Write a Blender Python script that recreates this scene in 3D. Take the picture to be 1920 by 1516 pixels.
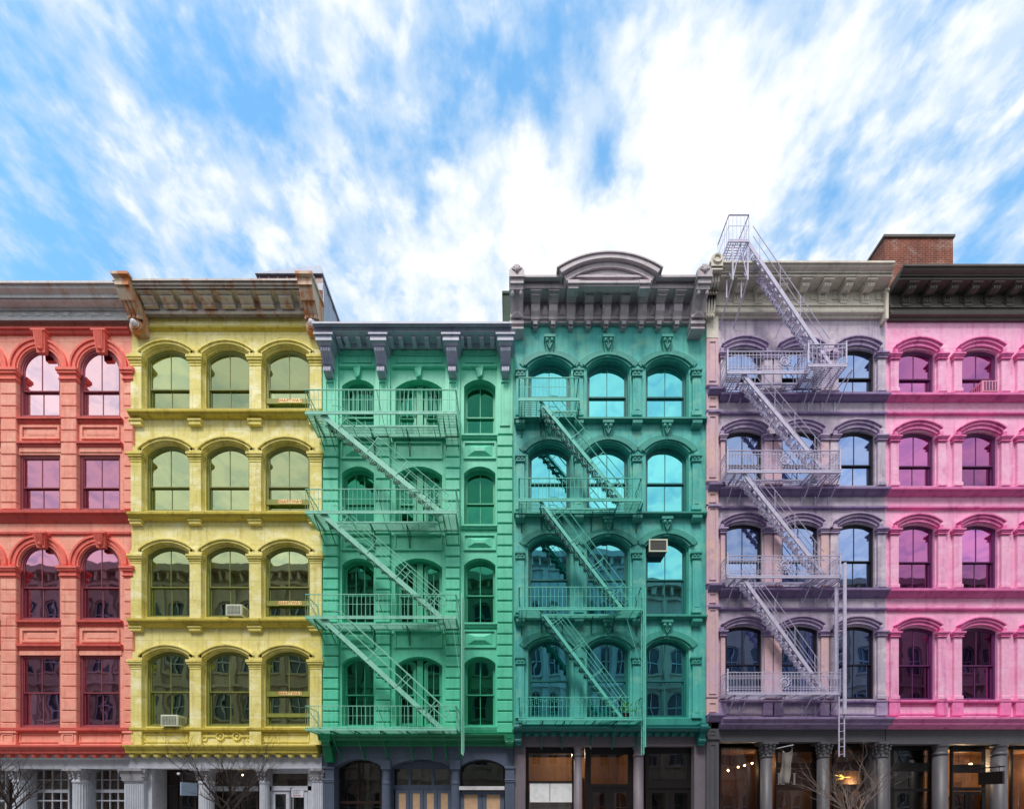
import bpy, math, random
from mathutils import Vector, Matrix, noise as mnoise
S = bpy.context.scene
for o in list(bpy.data.objects): bpy.data.objects.remove(o)
C = S.collection
PI = math.pi
D = 16.0; F = 752.0; EYE = 1.75          # camera distance to the facade plane, focal length in photo pixels, eye height
def U(x, Y=0.0): return (x-960)*(D+Y)/F
def Z(y, Y=0.0): return EYE+(1510-y)*(D+Y)/F

# ------------------------------------------------------------ camera
cam = bpy.data.cameras.new('camera'); co = bpy.data.objects.new('camera', cam); C.objects.link(co)
co.location = (0, -D, EYE); co.rotation_euler = (math.radians(90), 0, 0)
cam.sensor_width = 36; cam.lens = 36*F/1920; cam.shift_y = (1510-758)/1920
cam.clip_start = .1; cam.clip_end = 3000
S.camera = co
# ------------------------------------------------------------ light
SUN_EL, SUN_AZ = 59, 197                  # azimuth clockwise from +Y
az, el = math.radians(SUN_AZ), math.radians(SUN_EL)
sd = Vector((math.sin(az)*math.cos(el), math.cos(az)*math.cos(el), math.sin(el)))
sl = bpy.data.lights.new('sun', 'SUN'); so = bpy.data.objects.new('sun', sl); C.objects.link(so)
sl.energy = 2.2; sl.angle = math.radians(17); sl.color = (1, .95, .88)
so.rotation_euler = sd.to_track_quat('Z', 'Y').to_euler(); so.location = sd*60
S.view_settings.view_transform = 'Standard'; S.view_settings.look = 'None'
S.view_settings.exposure = 0.52; S.view_settings.gamma = 1
W = bpy.data.worlds.new('World'); S.world = W; W.use_nodes = True
def build_world():
    nt = W.node_tree; N = nt.nodes; L = nt.links; N.clear()
    def n(t, **k):
        x = N.new(t)
        for a, b in k.items(): setattr(x, a, b)
        return x
    def m(op, a, b=None, c=None, clamp=False):
        x = n('ShaderNodeMath', operation=op, use_clamp=clamp)
        for i, v in enumerate((a, b, c)):
            if v is None: continue
            if isinstance(v, (int, float)): x.inputs[i].default_value = v
            else: L.new(v, x.inputs[i])
        return x.outputs[0]
    def vm(op, a, b=None):
        x = n('ShaderNodeVectorMath', operation=op)
        for i, v in enumerate((a, b)):
            if v is None: continue
            if isinstance(v, tuple): x.inputs[i].default_value = v
            else: L.new(v, x.inputs[i])
        return x
    tc = n('ShaderNodeTexCoord'); d = vm('NORMALIZE', tc.outputs['Generated']).outputs[0]
    sp = n('ShaderNodeSeparateXYZ'); L.new(d, sp.inputs[0])
    dz = m('MAXIMUM', sp.outputs[2], .06)
    px = m('DIVIDE', sp.outputs[0], dz); py = m('DIVIDE', sp.outputs[1], dz)
    P = n('ShaderNodeCombineXYZ'); L.new(px, P.inputs[0]); L.new(py, P.inputs[1]); P = P.outputs[0]
    def noise(vec, sc, det, rough=.55, dist=0):
        x = n('ShaderNodeTexNoise'); L.new(vec, x.inputs['Vector'])
        x.inputs['Scale'].default_value = sc; x.inputs['Detail'].default_value = det
        x.inputs['Roughness'].default_value = rough; x.inputs['Distortion'].default_value = dist
        return x.outputs['Fac']
    # radial streaks fanning out of the bank of cloud above the roofs
    vx = m('SUBTRACT', px, .05); vy = m('SUBTRACT', py, 1.02)
    ang = m('ARCTAN2', vx, vy)
    r = m('SQRT', m('ADD', m('MULTIPLY', vx, vx), m('MULTIPLY', vy, vy)))
    wob = noise(P, 4.5, 4)
    A = n('ShaderNodeCombineXYZ')
    L.new(m('ADD', m('MULTIPLY', ang, 2.6), m('MULTIPLY', wob, 2.0)), A.inputs[0]); L.new(m('MULTIPLY', r, 4.5), A.inputs[1])
    st = noise(A.outputs[0], 2.0, 8, .6, .4)
    fl = noise(P, 7.5, 9, .56, .15)
    fine = noise(P, 24, 7, .55, .1)
    dens = m('ADD', m('ADD', m('MULTIPLY', m('SUBTRACT', st, .5), .45), m('MULTIPLY', m('SUBTRACT', fl, .5), 3.3)), m('MULTIPLY', m('SUBTRACT', fine, .5), 1.9))
    def dirp(x, y):
        v = Vector(((x-960)/F, 1, (1510-y)/F)); v.normalize(); return tuple(v)
    blobs = [(1040,460,.13,.9),(860,540,.13,.6),(1290,350,.11,.6),(1420,110,.15,.30),(1740,250,.18,.40),(1600,100,.12,.2),(400,420,.15,.35),(230,230,.11,.30),
             (640,60,.10,.15),(680,430,.09,.40),(1310,230,.09,.40),(560,330,.08,.15),(1230,480,.16,.8),(980,440,.07,.6),(1100,140,.10,.15),(800,250,.10,.12),
             (60,60,.20,-.35),(60,420,.20,-.28),(520,225,.05,-.6),(420,170,.045,-.45),(860,130,.05,-.8),(980,110,.05,-.65),(1080,60,.05,-.4),(1135,300,.055,-1.1),(660,240,.045,-.4),(1030,230,.045,-.4),(780,350,.04,-.45),
             (1550,270,.05,-.55),(1520,430,.07,-.45),(1700,50,.05,-.4),(1850,390,.06,-.45),(340,110,.06,-.25),(1300,40,.06,-.3)]
    tot = m('ADD', dens, .13)
    for x, y, rad, w in blobs:
        dd = n('ShaderNodeVectorMath', operation='DISTANCE'); L.new(d, dd.inputs[0]); dd.inputs[1].default_value = dirp(x, y)
        mr = n('ShaderNodeMapRange', interpolation_type='SMOOTHSTEP'); L.new(dd.outputs['Value'], mr.inputs[0])
        mr.inputs[1].default_value = 0; mr.inputs[2].default_value = rad*1.35; mr.inputs[3].default_value = w; mr.inputs[4].default_value = 0
        tot = m('ADD', tot, mr.outputs[0])
    # overcast veil in the half of the sky behind the street
    mr = n('ShaderNodeMapRange'); L.new(sp.outputs[1], mr.inputs[0])
    mr.inputs[1].default_value = .15; mr.inputs[2].default_value = -.25; mr.inputs[3].default_value = 0; mr.inputs[4].default_value = 1.05
    tot = m('ADD', tot, mr.outputs[0])
    fac = n('ShaderNodeMapRange', interpolation_type='SMOOTHSTEP'); L.new(tot, fac.inputs[0])
    fac.inputs[1].default_value = -.70; fac.inputs[2].default_value = .62
    sky = n('ShaderNodeTexSky', sky_type='NISHITA'); sky.sun_disc = False
    sky.sun_elevation = el; sky.sun_rotation = az; sky.air_density = 1.2; sky.dust_density = .2; sky.ozone_density = 1.2
    hs = n('ShaderNodeHueSaturation'); L.new(sky.outputs[0], hs.inputs['Color']); hs.inputs['Hue'].default_value = .485; hs.inputs['Saturation'].default_value = 1.18; hs.inputs['Value'].default_value = 2.25
    cr = n('ShaderNodeMix', data_type='RGBA'); L.new(m('MULTIPLY', m('ADD', m('SUBTRACT', tot, .10), m('MULTIPLY', m('SUBTRACT', noise(P, 13, 6, .6, .2), .52), 3.2)), .75, clamp=True), cr.inputs[0])
    cr.inputs[6].default_value = (4.6, 5.7, 7.0, 1); cr.inputs[7].default_value = (8.2, 8.15, 8.1, 1)
    mx = n('ShaderNodeMix', data_type='RGBA'); L.new(fac.outputs[0], mx.inputs[0]); L.new(hs.outputs[0], mx.inputs[6]); L.new(cr.outputs[2], mx.inputs[7])
    bg = n('ShaderNodeBackground'); L.new(mx.outputs[2], bg.inputs[0]); bg.inputs[1].default_value = .1
    out = n('ShaderNodeOutputWorld'); L.new(bg.outputs[0], out.inputs[0])
build_world()

# ------------------------------------------------------------ materials
def hexc(h):
    h = h.lstrip('#'); v = [int(h[i:i+2], 16)/255 for i in (0, 2, 4)]
    return tuple((c/12.92 if c <= .04045 else ((c+.055)/1.055)**2.4) for c in v)+(1,)
def newmat(name):
    m = bpy.data.materials.new(name); m.use_nodes = True
    return m, m.node_tree.nodes, m.node_tree.links
def wnoise(N, L, pos, scale, detail, vscale=None, rough=.6):
    src = pos
    if vscale:
        mp = N.new('ShaderNodeMapping'); mp.inputs['Scale'].default_value = vscale; L.new(pos, mp.inputs[0]); src = mp.outputs[0]
    t = N.new('ShaderNodeTexNoise'); L.new(src, t.inputs['Vector']); t.inputs['Scale'].default_value = scale
    t.inputs['Detail'].default_value = detail; t.inputs['Roughness'].default_value = rough
    return t.outputs['Fac']
def ramp(N, L, fac, a, b):
    r = N.new('ShaderNodeMapRange'); L.new(fac, r.inputs[0]); r.inputs[1].default_value = a; r.inputs[2].default_value = b
    return r.outputs[0]
def mixc(N, L, fac, a, b, bt='MIX'):
    x = N.new('ShaderNodeMix'); x.data_type = 'RGBA'; x.blend_type = bt
    if isinstance(fac, (int, float)): x.inputs[0].default_value = fac
    else: L.new(fac, x.inputs[0])
    for i, v in ((6, a), (7, b)):
        if isinstance(v, tuple): x.inputs[i].default_value = v
        else: L.new(v, x.inputs[i])
    return x.outputs[2]
def stone(name, base, alt, stain=None, joints=None, rough=.75, bump=.25, streak=.35, spots=0.0, metal=0.0, stainamt=(.52, .72), jdark=.55, light=None, lamt=.6):
    m, N, L = newmat(name); b = N['Principled BSDF']
    geo = N.new('ShaderNodeNewGeometry'); pos = geo.outputs['Position']
    n1 = wnoise(N, L, pos, .55, 6); n2 = wnoise(N, L, pos, 7, 7, None, .7)
    st = wnoise(N, L, pos, 1.0, 6, (4.5, 4.5, .35)); n3 = wnoise(N, L, pos, 2.1, 5)
    col = mixc(N, L, ramp(N, L, n1, .35, .65), hexc(base), hexc(alt))
    col = mixc(N, L, ramp(N, L, n2, .35, .8), col, mixc(N, L, .8, col, tuple(min(1, c*.7) for c in hexc(base)[:3])+(1,)))
    if stain:
        f = N.new('ShaderNodeMath'); f.operation = 'MULTIPLY'; L.new(ramp(N, L, st, stainamt[0], stainamt[1]), f.inputs[0]); f.inputs[1].default_value = streak
        col = mixc(N, L, f.outputs[0], col, hexc(stain))
        f = N.new('ShaderNodeMath'); f.operation = 'MULTIPLY'; L.new(ramp(N, L, n3, .56, .75), f.inputs[0]); f.inputs[1].default_value = streak*.9
        col = mixc(N, L, f.outputs[0], col, hexc(stain))
    if light:
        n4 = wnoise(N, L, pos, 1.3, 8, (1, 1, 1.5), .65); f = N.new('ShaderNodeMath'); f.operation = 'MULTIPLY'; L.new(ramp(N, L, n4, .5, .66), f.inputs[0]); f.inputs[1].default_value = lamt
        col = mixc(N, L, f.outputs[0], col, hexc(light))
    hgt = n2
    if joints:
        sx = N.new('ShaderNodeSeparateXYZ'); L.new(pos, sx.inputs[0]); cx = N.new('ShaderNodeCombineXYZ')
        ad = N.new('ShaderNodeMath'); ad.operation = 'ADD'; L.new(sx.outputs[0], ad.inputs[0]); L.new(sx.outputs[1], ad.inputs[1])
        L.new(ad.outputs[0], cx.inputs[0]); L.new(sx.outputs[2], cx.inputs[1])
        br = N.new('ShaderNodeTexBrick'); L.new(cx.outputs[0], br.inputs['Vector']); br.inputs['Scale'].default_value = 1
        br.inputs['Brick Width'].default_value = joints[0]; br.inputs['Row Height'].default_value = joints[1]
        br.inputs['Mortar Size'].default_value = joints[2]; br.inputs['Mortar Smooth'].default_value = .2
        br.inputs['Color1'].default_value = (1, 1, 1, 1); br.inputs['Color2'].default_value = (joints[3],)*3+(1,); br.inputs['Mortar'].default_value = (jdark,)*3+(1,)
        col = mixc(N, L, 1.0, col, br.outputs['Color'], 'MULTIPLY')
        s = N.new('ShaderNodeMath'); s.operation = 'SUBTRACT'; L.new(n2, s.inputs[0]); L.new(br.outputs['Fac'], s.inputs[1]); hgt = s.outputs[0]
    L.new(col, b.inputs['Base Color']); b.inputs['Metallic'].default_value = metal
    L.new(ramp(N, L, n2, .0, 1.6), b.inputs['Roughness']) if rough is None else None
    if rough is not None: b.inputs['Roughness'].default_value = rough
    bp = N.new('ShaderNodeBump'); bp.inputs['Strength'].default_value = bump; bp.inputs['Distance'].default_value = .02
    L.new(hgt, bp.inputs['Height']); L.new(bp.outputs[0], b.inputs['Normal'])
    return m
def plain(name, c, rough=.5, metal=0.0, emit=None, es=0):
    m, N, L = newmat(name); b = N['Principled BSDF']
    geo = N.new('ShaderNodeNewGeometry'); n2 = wnoise(N, L, geo.outputs['Position'], 5, 5)
    h = hexc(c); dk = tuple(x*.78 for x in h[:3])+(1,)
    L.new(mixc(N, L, ramp(N, L, n2, .4, .75), h, dk), b.inputs['Base Color'])
    b.inputs['Roughness'].default_value = rough; b.inputs['Metallic'].default_value = metal
    if emit: b.inputs['Emission Color'].default_value = hexc(emit); b.inputs['Emission Strength'].default_value = es
    return m
def glass(name, tint, refl=.5, trans='#6f7a7a', wob=.25, var=.25):
    """old window glass: tinted mirror mixed with a see-through tint; each pane a little different"""
    m, N, L = newmat(name); N.remove(N['Principled BSDF']); out = N['Material Output']
    geo = N.new('ShaderNodeNewGeometry'); oi = N.new('ShaderNodeObjectInfo')
    ad = N.new('ShaderNodeVectorMath'); ad.operation = 'ADD'; L.new(geo.outputs['Position'], ad.inputs[0])
    mu = N.new('ShaderNodeMath'); mu.operation = 'MULTIPLY'; L.new(oi.outputs['Random'], mu.inputs[0]); mu.inputs[1].default_value = 37
    L.new(mu.outputs[0], ad.inputs[1])
    n = wnoise(N, L, ad.outputs[0], .75, 2, (1, 1, .8), .4)
    bp = N.new('ShaderNodeBump'); bp.inputs['Strength'].default_value = wob; bp.inputs['Distance'].default_value = .08; L.new(n, bp.inputs['Height'])
    g = N.new('ShaderNodeBsdfGlossy'); g.inputs['Roughness'].default_value = .015; g.inputs['Color'].default_value = hexc(tint); L.new(bp.outputs[0], g.inputs['Normal'])
    t = N.new('ShaderNodeBsdfTransparent'); t.inputs['Color'].default_value = hexc(trans)
    f = N.new('ShaderNodeMapRange'); L.new(oi.outputs['Random'], f.inputs[0]); f.inputs[3].default_value = max(.05, refl-var); f.inputs[4].default_value = min(.98, refl+var)
    mx = N.new('ShaderNodeMixShader'); L.new(f.outputs[0], mx.inputs[0]); L.new(t.outputs[0], mx.inputs[1]); L.new(g.outputs[0], mx.inputs[2])
    L.new(mx.outputs[0], out.inputs[0])
    return m
M = {}
M['red'] = stone('red painted stone', '#ffb09c', '#ffa08e', '#d2584a', rough=.8, streak=.45, joints=(1.55, .92, .009, .96), jdark=.68, light='#ffc0aa', lamt=.6)
M['red_trim'] = stone('red painted trim', '#f87c6c', '#f2756a', '#b43c3c', rough=.75, streak=.55)
M['red_dark'] = plain('dark maroon window paint', '#9a4a5a', .5)
M['metal_old'] = stone('weathered zinc', '#d4d6d9', '#bcbec2', '#a8805c', rough=.6, metal=.0, streak=.55)
M['rust'] = stone('rusted sheet metal', '#d2cac6', '#beb8b5', '#ac6e44', rough=.65, metal=.0, streak=.75, stainamt=(.5, .66))
M['rust_heavy'] = stone('heavily rusted sheet metal', '#cfbfae', '#bca590', '#bb7038', rough=.7, metal=.0, streak=.95, stainamt=(.4, .56))
M['yellow'] = stone('yellow painted marble', '#f8eea4', '#eadb74', '#b09636', rough=.8, streak=.55, joints=(1.16, .76, .009, .95), jdark=.7, light='#fffbd2', lamt=.85)
M['yellow_trim'] = stone('yellow painted marble trim', '#f6e88c', '#e4d362', '#9c862e', rough=.8, streak=.6, light='#fff2a8', lamt=.6)
M['yellow_dark'] = plain('olive window paint', '#7f8640', .55)
M['olive'] = plain('olive boards', '#8e9340', .6)
M['green'] = stone('jade painted iron', '#62dab6', '#54cca8', '#1f9f7c', rough=.5, streak=.4, bump=.08)
M['green_win'] = stone('jade window paint', '#3fbd96', '#36b08a', '#148562', rough=.5, streak=.15, bump=.04)
M['green_dark'] = plain('deep green ironwork', '#0f7a54', .45)
M['green_iron'] = stone('weathered pale jade ironwork', '#9adfcb', '#84cfba', '#3f9a80', rough=.6, streak=.5, bump=.05)
M['slate'] = stone('slate blue sheet metal', '#b8bad0', '#a6a8c0', '#70748c', rough=.5, streak=.35)
M['teal'] = stone('teal painted iron', '#5ec8ba', '#3bb0ae', '#08757c', rough=.65, streak=.55, bump=.15, stainamt=(.47, .66), light='#86c8ae', lamt=.6)
M['teal_trim'] = stone('teal painted trim', '#3aa392', '#279088', '#086068', rough=.6, streak=.6, bump=.12)
M['teal_win'] = plain('deep teal window paint', '#10716f', .5)
M['teal_iron'] = plain('turquoise ironwork', '#62cbbb', .5)
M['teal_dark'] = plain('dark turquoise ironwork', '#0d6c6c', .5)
LEDGE = {}
M['ledge_purple'] = stone('grimy lilac ledge', '#9683ae', '#7f6b9a', '#43365f', rough=.8, streak=.6)
M['ledge_pink'] = stone('grimy pink ledge', '#f08ac2', '#dc6eae', '#9a3a7c', rough=.8, streak=.6)
M['ledge_red'] = stone('deep red ledge', '#de625a', '#ce544c', '#8c2c32', rough=.75, streak=.5)
M['ledge_yellow'] = stone('ochre stained ledge', '#dac95c', '#c2ae46', '#75641c', rough=.8, streak=.6)
M['taupe'] = stone('taupe sheet metal', '#c2b7be', '#b0a5ac', '#70666c', rough=.55, streak=.45)
M['purple'] = stone('lilac painted stone', '#cfc2d0', '#b5a8c2', '#695e86', rough=.8, streak=.65, joints=(1.7, .8, .006, .97), jdark=.75, light='#eedbe4', lamt=.6)
M['purple_trim'] = stone('lilac painted trim', '#b29cc0', '#9884b0', '#4c3c72', rough=.8, streak=.7, light='#d8c4d6', lamt=.5)
M['peach'] = stone('peach lilac pilaster paint', '#e2beb8', '#d0aecb', '#80689a', rough=.8, streak=.45)
M['purple_win'] = plain('near black window paint', '#1d1826', .45)
M['lilac_iron'] = plain('pale lilac ironwork', '#cac4de', .5)
M['cream'] = stone('cream sheet metal', '#e0d9ca', '#cec7b9', '#8f887a', rough=.6, streak=.45)
M['pink'] = stone('pink painted stone', '#ffbde0', '#fcaad2', '#d45aa8', rough=.8, streak=.6, joints=(1.5, .8, .006, .97), jdark=.8, light='#ffd2ea', lamt=.6)
M['pink_trim'] = stone('pink painted trim', '#f887c2', '#ec70b2', '#a8267a', rough=.8, streak=.7, light='#ffb4da', lamt=.4)
M['pink_win'] = plain('plum window paint', '#6a2c66', .5)
M['black_metal'] = stone('blackened cornice metal', '#5e5a54', '#4e4a45', '#322f2b', rough=.6, streak=.4)
M['shop_grey'] = stone('pale grey shop paint', '#c2c8d6', '#b4bac8', '#7c8494', rough=.6, streak=.3, bump=.08)
M['capital_grey'] = stone('grimy grey capital paint', '#a9a9b3', '#8a8a94', '#44434b', rough=.7, streak=.8)
M['shop_blue'] = stone('slate blue shop paint', '#56637b', '#4c586f', '#333c4e', rough=.55, streak=.3, bump=.06)
M['shop_mauve'] = stone('mauve grey shop paint', '#776f7b', '#6c6470', '#4a444e', rough=.55, streak=.3, bump=.06)
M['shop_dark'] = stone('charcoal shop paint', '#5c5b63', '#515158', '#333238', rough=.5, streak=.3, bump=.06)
M['black_paint'] = plain('black shop joinery', '#171214', .4)
M['brown_paint'] = plain('dark brown joinery', '#2a1a16', .45)
M['brick'] = stone('old red brick', '#87503f', '#6a3c30', '#2a2120', rough=.9, streak=.6, joints=(.24, .09, .016, .55), jdark=1.7, light='#a08c84', lamt=.45)
M['brick_green'] = stone('mossy old brick', '#4c6655', '#3e4c44', '#2a3530', rough=.9, streak=.6, joints=(.21, .075, .009, .8), jdark=.7)
M['roofing'] = plain('grey roofing', '#56565a', .9)
M['maroon_metal'] = plain('brown maroon standing seam metal', '#54393d', .45, .2)
M['flash'] = stone('galvanised flashing', '#a9b2c6', '#8e97ac', '#5c6478', rough=.5, streak=.5)
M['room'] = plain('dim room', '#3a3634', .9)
M['blind'] = plain('pale window blind', '#e8ecec', .8)
M['curtain'] = plain('crumpled plastic curtain', '#9fb89a', .6)
M['paper'] = plain('tan kraft paper', '#c3a283', .8)
M['whiteboard'] = plain('white covering board', '#e3e6ec', .6)
M['wood'] = stone('amber plywood', '#b98a58', '#a27442', '#6e4a2a', rough=.6, streak=.5)
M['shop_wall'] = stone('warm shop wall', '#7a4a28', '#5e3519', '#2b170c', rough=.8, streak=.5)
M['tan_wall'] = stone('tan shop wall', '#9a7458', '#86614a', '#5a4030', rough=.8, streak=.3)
M['ac'] = plain('off white appliance enamel', '#d6dcc8', .5)
M['ac_grille'] = plain('dark grille', '#4b4d3c', .6)
M['ac_pink'] = plain('pink coated appliance metal', '#e68fae', .5)
M['bark'] = stone('dark branch bark', '#4a3f3e', '#3a3130', '#2a2322', rough=.9, streak=.5)
M['bark_pale'] = stone('pale branch bark', '#8d7d78', '#74655f', '#4d423e', rough=.9, streak=.5)
M['asphalt'] = stone('asphalt', '#565658', '#4c4c4e', '#3a3a3c', rough=.9, streak=.4, bump=.5)
M['paving'] = stone('concrete paving', '#bdb9b2', '#aeaaa4', '#8c8882', rough=.9, streak=.4, joints=(1.5, 1.5, .02, .95))
M['kerb'] = stone('granite kerb', '#8b8b8d', '#7c7c7e', '#5d5d5f', rough=.85, streak=.3)
M['white_line'] = plain('road marking paint', '#cfcfca', .8)
M['sign_cream'] = plain('cream sign enamel', '#efe39a', .6)
M['sign_red'] = plain('orange red lettering', '#dc6c44', .6)
M['sign_white'] = plain('white sign', '#dfe0ee', .5)
M['sign_print'] = plain('blue grey print', '#8088a8', .6)
M['sign_redbar'] = plain('red print', '#c0324a', .6)
M['sign_blue'] = plain('pale blue sign panel', '#9fb4d0', .45)
M['sign_black'] = plain('black sign panel', '#14110f', .45)
M['steel'] = plain('dull steel', '#8f9097', .35, .7)
M['cloth'] = plain('dirty grey white cloth', '#908a86', .9)
M['bulb'] = plain('lit bulb', '#ffd9a0', .5, 0, '#ffcf8a', 14)
M['lamp_strip'] = plain('lit gold lamp', '#ffcf70', .5, 0, '#ffc65a', 3)
M['letter'] = plain('silver lettering', '#8f8d92', .4, .3)
M['white_sill'] = plain('white board', '#c9c8cf', .6)
M['leaf'] = plain('green pot plant', '#3f9a4a', .7)
M['opp_a'] = stone('cream stone across street', '#d9d2c4', '#c8c1b3', '#857d70', rough=.85)
M['opp_b'] = stone('warm grey stone across street', '#b9aca0', '#a89a8e', '#62574e', rough=.85)
M['opp_c'] = stone('grey stone across street', '#b9bcc0', '#a5a8ac', '#5c5f63', rough=.85)
M['opp_glass'] = plain('dark window across street', '#3c464e', .15)
G = {}
G['A'] = glass('rose window glass', '#ffdbe6', .85, '#c48a9a', .12, .15)
G['A2'] = glass('deep rose window glass', '#e0a2c0', .68, '#a0606f', .15, .2)
G['B'] = glass('sage window glass', '#c4d2a0', .72, '#7c8a50', .12, .18)
G['C'] = glass('deep green window glass', '#45b48e', .42, '#1f7a58', .15, .12)
G['D'] = glass('bright cyan window glass', '#7fe4ea', .88, '#12808c', .12, .12)
G['E'] = glass('blue window glass', '#a9c0f0', .70, '#4a5378', .12, .15)
G['F'] = glass('violet window glass', '#e08cce', .48, '#84427c', .12, .3)
G['shop'] = glass('shop window glass', '#c9c6c4', .22, '#c8c4c0', .12, .08)

# ------------------------------------------------------------ mesh helpers
ORG = {}
APART = {'string_course', 'pilaster', 'capital', 'spandrel_panel', 'sill_band', 'base_panel', 'pier', 'frieze_panel', 'ledge', 'shop_beam', 'panel', 'chain', 'support', 'relief', 'side_vent', 'cord'}
class MB:
    def __init__(s): s.v = []; s.f = []
    def add(s, vs, fs):
        k = len(s.v); s.v += [tuple(p) for p in vs]; s.f += [tuple(i+k for i in q) for q in fs]
    def box(s, x0, x1, y0, y1, z0, z1):
        if x1 < x0: x0, x1 = x1, x0
        if y1 < y0: y0, y1 = y1, y0
        if z1 < z0: z0, z1 = z1, z0
        s.add([(x0,y0,z0),(x1,y0,z0),(x1,y1,z0),(x0,y1,z0),(x0,y0,z1),(x1,y0,z1),(x1,y1,z1),(x0,y1,z1)],
              [(0,3,2,1),(4,5,6,7),(0,1,5,4),(1,2,6,5),(2,3,7,6),(3,0,4,7)])
    def P(s, x0, x1, yt, yb, proj, back=.02):
        """box whose FRONT face fills photo pixels x0..x1, yt..yb and stands proj in front of the wall"""
        s.box(U(x0, -proj), U(x1, -proj), -proj, back, Z(yb, -proj), Z(yt, -proj))
    def bev(s, x0, x1, y0, y1, z0, z1, b=.02):
        """box with a chamfered front face"""
        s.add([(x0,y1,z0),(x1,y1,z0),(x1,y1,z1),(x0,y1,z1),(x0,y0+b,z0),(x1,y0+b,z0),(x1,y0+b,z1),(x0,y0+b,z1),
               (x0+b,y0,z0+b),(x1-b,y0,z0+b),(x1-b,y0,z1-b),(x0+b,y0,z1-b)],
              [(0,3,2,1),(0,1,5,4),(1,2,6,5),(2,3,7,6),(3,0,4,7),(4,5,9,8),(5,6,10,9),(6,7,11,10),(7,4,8,11),(8,9,10,11)])
    def pyr(s, x0, x1, z0, z1, y0, y1, kx=.35, kz=.35):
        dx, dz = (x1-x0)*kx, (z1-z0)*kz
        s.add([(x0,y0,z0),(x1,y0,z0),(x1,y0,z1),(x0,y0,z1),(x0+dx,y1,z0+dz),(x1-dx,y1,z0+dz),(x1-dx,y1,z1-dz),(x0+dx,y1,z1-dz)],
              [(0,1,5,4),(1,2,6,5),(2,3,7,6),(3,0,4,7),(4,5,6,7)])
    def prismx(s, x0, x1, pts):
        """closed (y,z) outline extruded along x"""
        n = len(pts); vs = [(x0, y, z) for y, z in pts]+[(x1, y, z) for y, z in pts]
        s.add(vs, [tuple(range(n)), tuple(range(2*n-1, n-1, -1))]+[(i, n+i, n+(i+1) % n, (i+1) % n) for i in range(n)])
    def prismy(s, y0, y1, pts):
        n = len(pts); vs = [(x, y0, z) for x, z in pts]+[(x, y1, z) for x, z in pts]
        s.add(vs, [tuple(range(n)), tuple(range(2*n-1, n-1, -1))]+[(i, (i+1) % n, n+(i+1) % n, n+i) for i in range(n)])
    def run(s, x0, x1, prof, back=.03):
        """moulding: prof = [(projection, photo row)] from top to bottom, x in metres; ends are butt cut"""
        pts = [(-p, Z(y, -p)) for p, y in prof]
        pts = [(back, pts[0][1])]+pts+[(back, pts[-1][1])]
        s.prismx(x0, x1, pts)
    def hiprun(s, x0, x1, prof, k0=0.0, k1=0.0, back=.03):
        """moulding whose ends lean with the projection (mitred returns)"""
        pts = [(-p, Z(y, -p)) for p, y in prof]; pts = [(back, pts[0][1])]+pts+[(back, pts[-1][1])]; n = len(pts)
        vs = [(x0+k0*max(0, -y), y, z) for y, z in pts]+[(x1+k1*max(0, -y), y, z) for y, z in pts]
        s.add(vs, [tuple(range(n)), tuple(range(2*n-1, n-1, -1))]+[(i, n+i, n+(i+1) % n, (i+1) % n) for i in range(n)])
    def tube(s, a, b, r, n=6, r2=None):
        a, b = Vector(a), Vector(b); d = b-a
        if d.length < 1e-6: return
        d.normalize(); u = d.orthogonal().normalized(); w = d.cross(u); r2 = r if r2 is None else r2
        vs = []
        for c, rr in ((a, r), (b, r2)):
            for i in range(n):
                t = 2*PI*i/n; vs.append(c+(u*math.cos(t)+w*math.sin(t))*rr)
        s.add(vs, [(i, (i+1) % n, n+(i+1) % n, n+i) for i in range(n)]+[tuple(range(n-1, -1, -1)), tuple(range(n, 2*n))])
    def bar(s, a, b, w, h, up=(0, 0, 1)):
        """rectangular bar: w across, h along up"""
        a, b = Vector(a), Vector(b); d = (b-a).normalized(); up = Vector(up)
        sdv = d.cross(up)
        if sdv.length < 1e-5: sdv = d.cross(Vector((0, 1, 0)))
        sdv.normalize(); upv = sdv.cross(d).normalized()
        vs = []
        for c in (a, b):
            for i, j in ((-1, -1), (1, -1), (1, 1), (-1, 1)): vs.append(c+sdv*w/2*i+upv*h/2*j)
        s.add(vs, [(0,1,5,4),(1,2,6,5),(2,3,7,6),(3,0,4,7),(0,3,2,1),(4,5,6,7)])
    def lathe(s, cx, cy, prof, n=20, flute=0.0, sq=False):
        vs = []; fs = []
        for r, z in prof:
            for i in range(n):
                t = 2*PI*i/n; rr = r*(1-flute*(i % 2)); vs.append((cx+rr*math.cos(t), cy+rr*math.sin(t), z))
        for k in range(len(prof)-1):
            for i in range(n): fs.append((k*n+i, k*n+(i+1) % n, (k+1)*n+(i+1) % n, (k+1)*n+i))
        fs.append(tuple(range(n-1, -1, -1))); fs.append(tuple(range((len(prof)-1)*n, len(prof)*n)))
        s.add(vs, fs)
    def ball(s, c, r, n=8, sc=(1, 1, 1)):
        vs = []; fs = []
        for j in range(1, n//2):
            ph = PI*j/(n//2)
            for i in range(n):
                t = 2*PI*i/n; vs.append((c[0]+r*sc[0]*math.sin(ph)*math.cos(t), c[1]+r*sc[1]*math.sin(ph)*math.sin(t), c[2]+r*sc[2]*math.cos(ph)))
        k = len(vs); vs += [(c[0], c[1], c[2]+r*sc[2]), (c[0], c[1], c[2]-r*sc[2])]; R = n//2-1
        for j in range(R-1):
            for i in range(n): fs.append((j*n+i, (j+1)*n+i, (j+1)*n+(i+1) % n, j*n+(i+1) % n))
        for i in range(n): fs.append((k, i, (i+1) % n)); fs.append((k+1, (R-1)*n+(i+1) % n, (R-1)*n+i))
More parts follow.
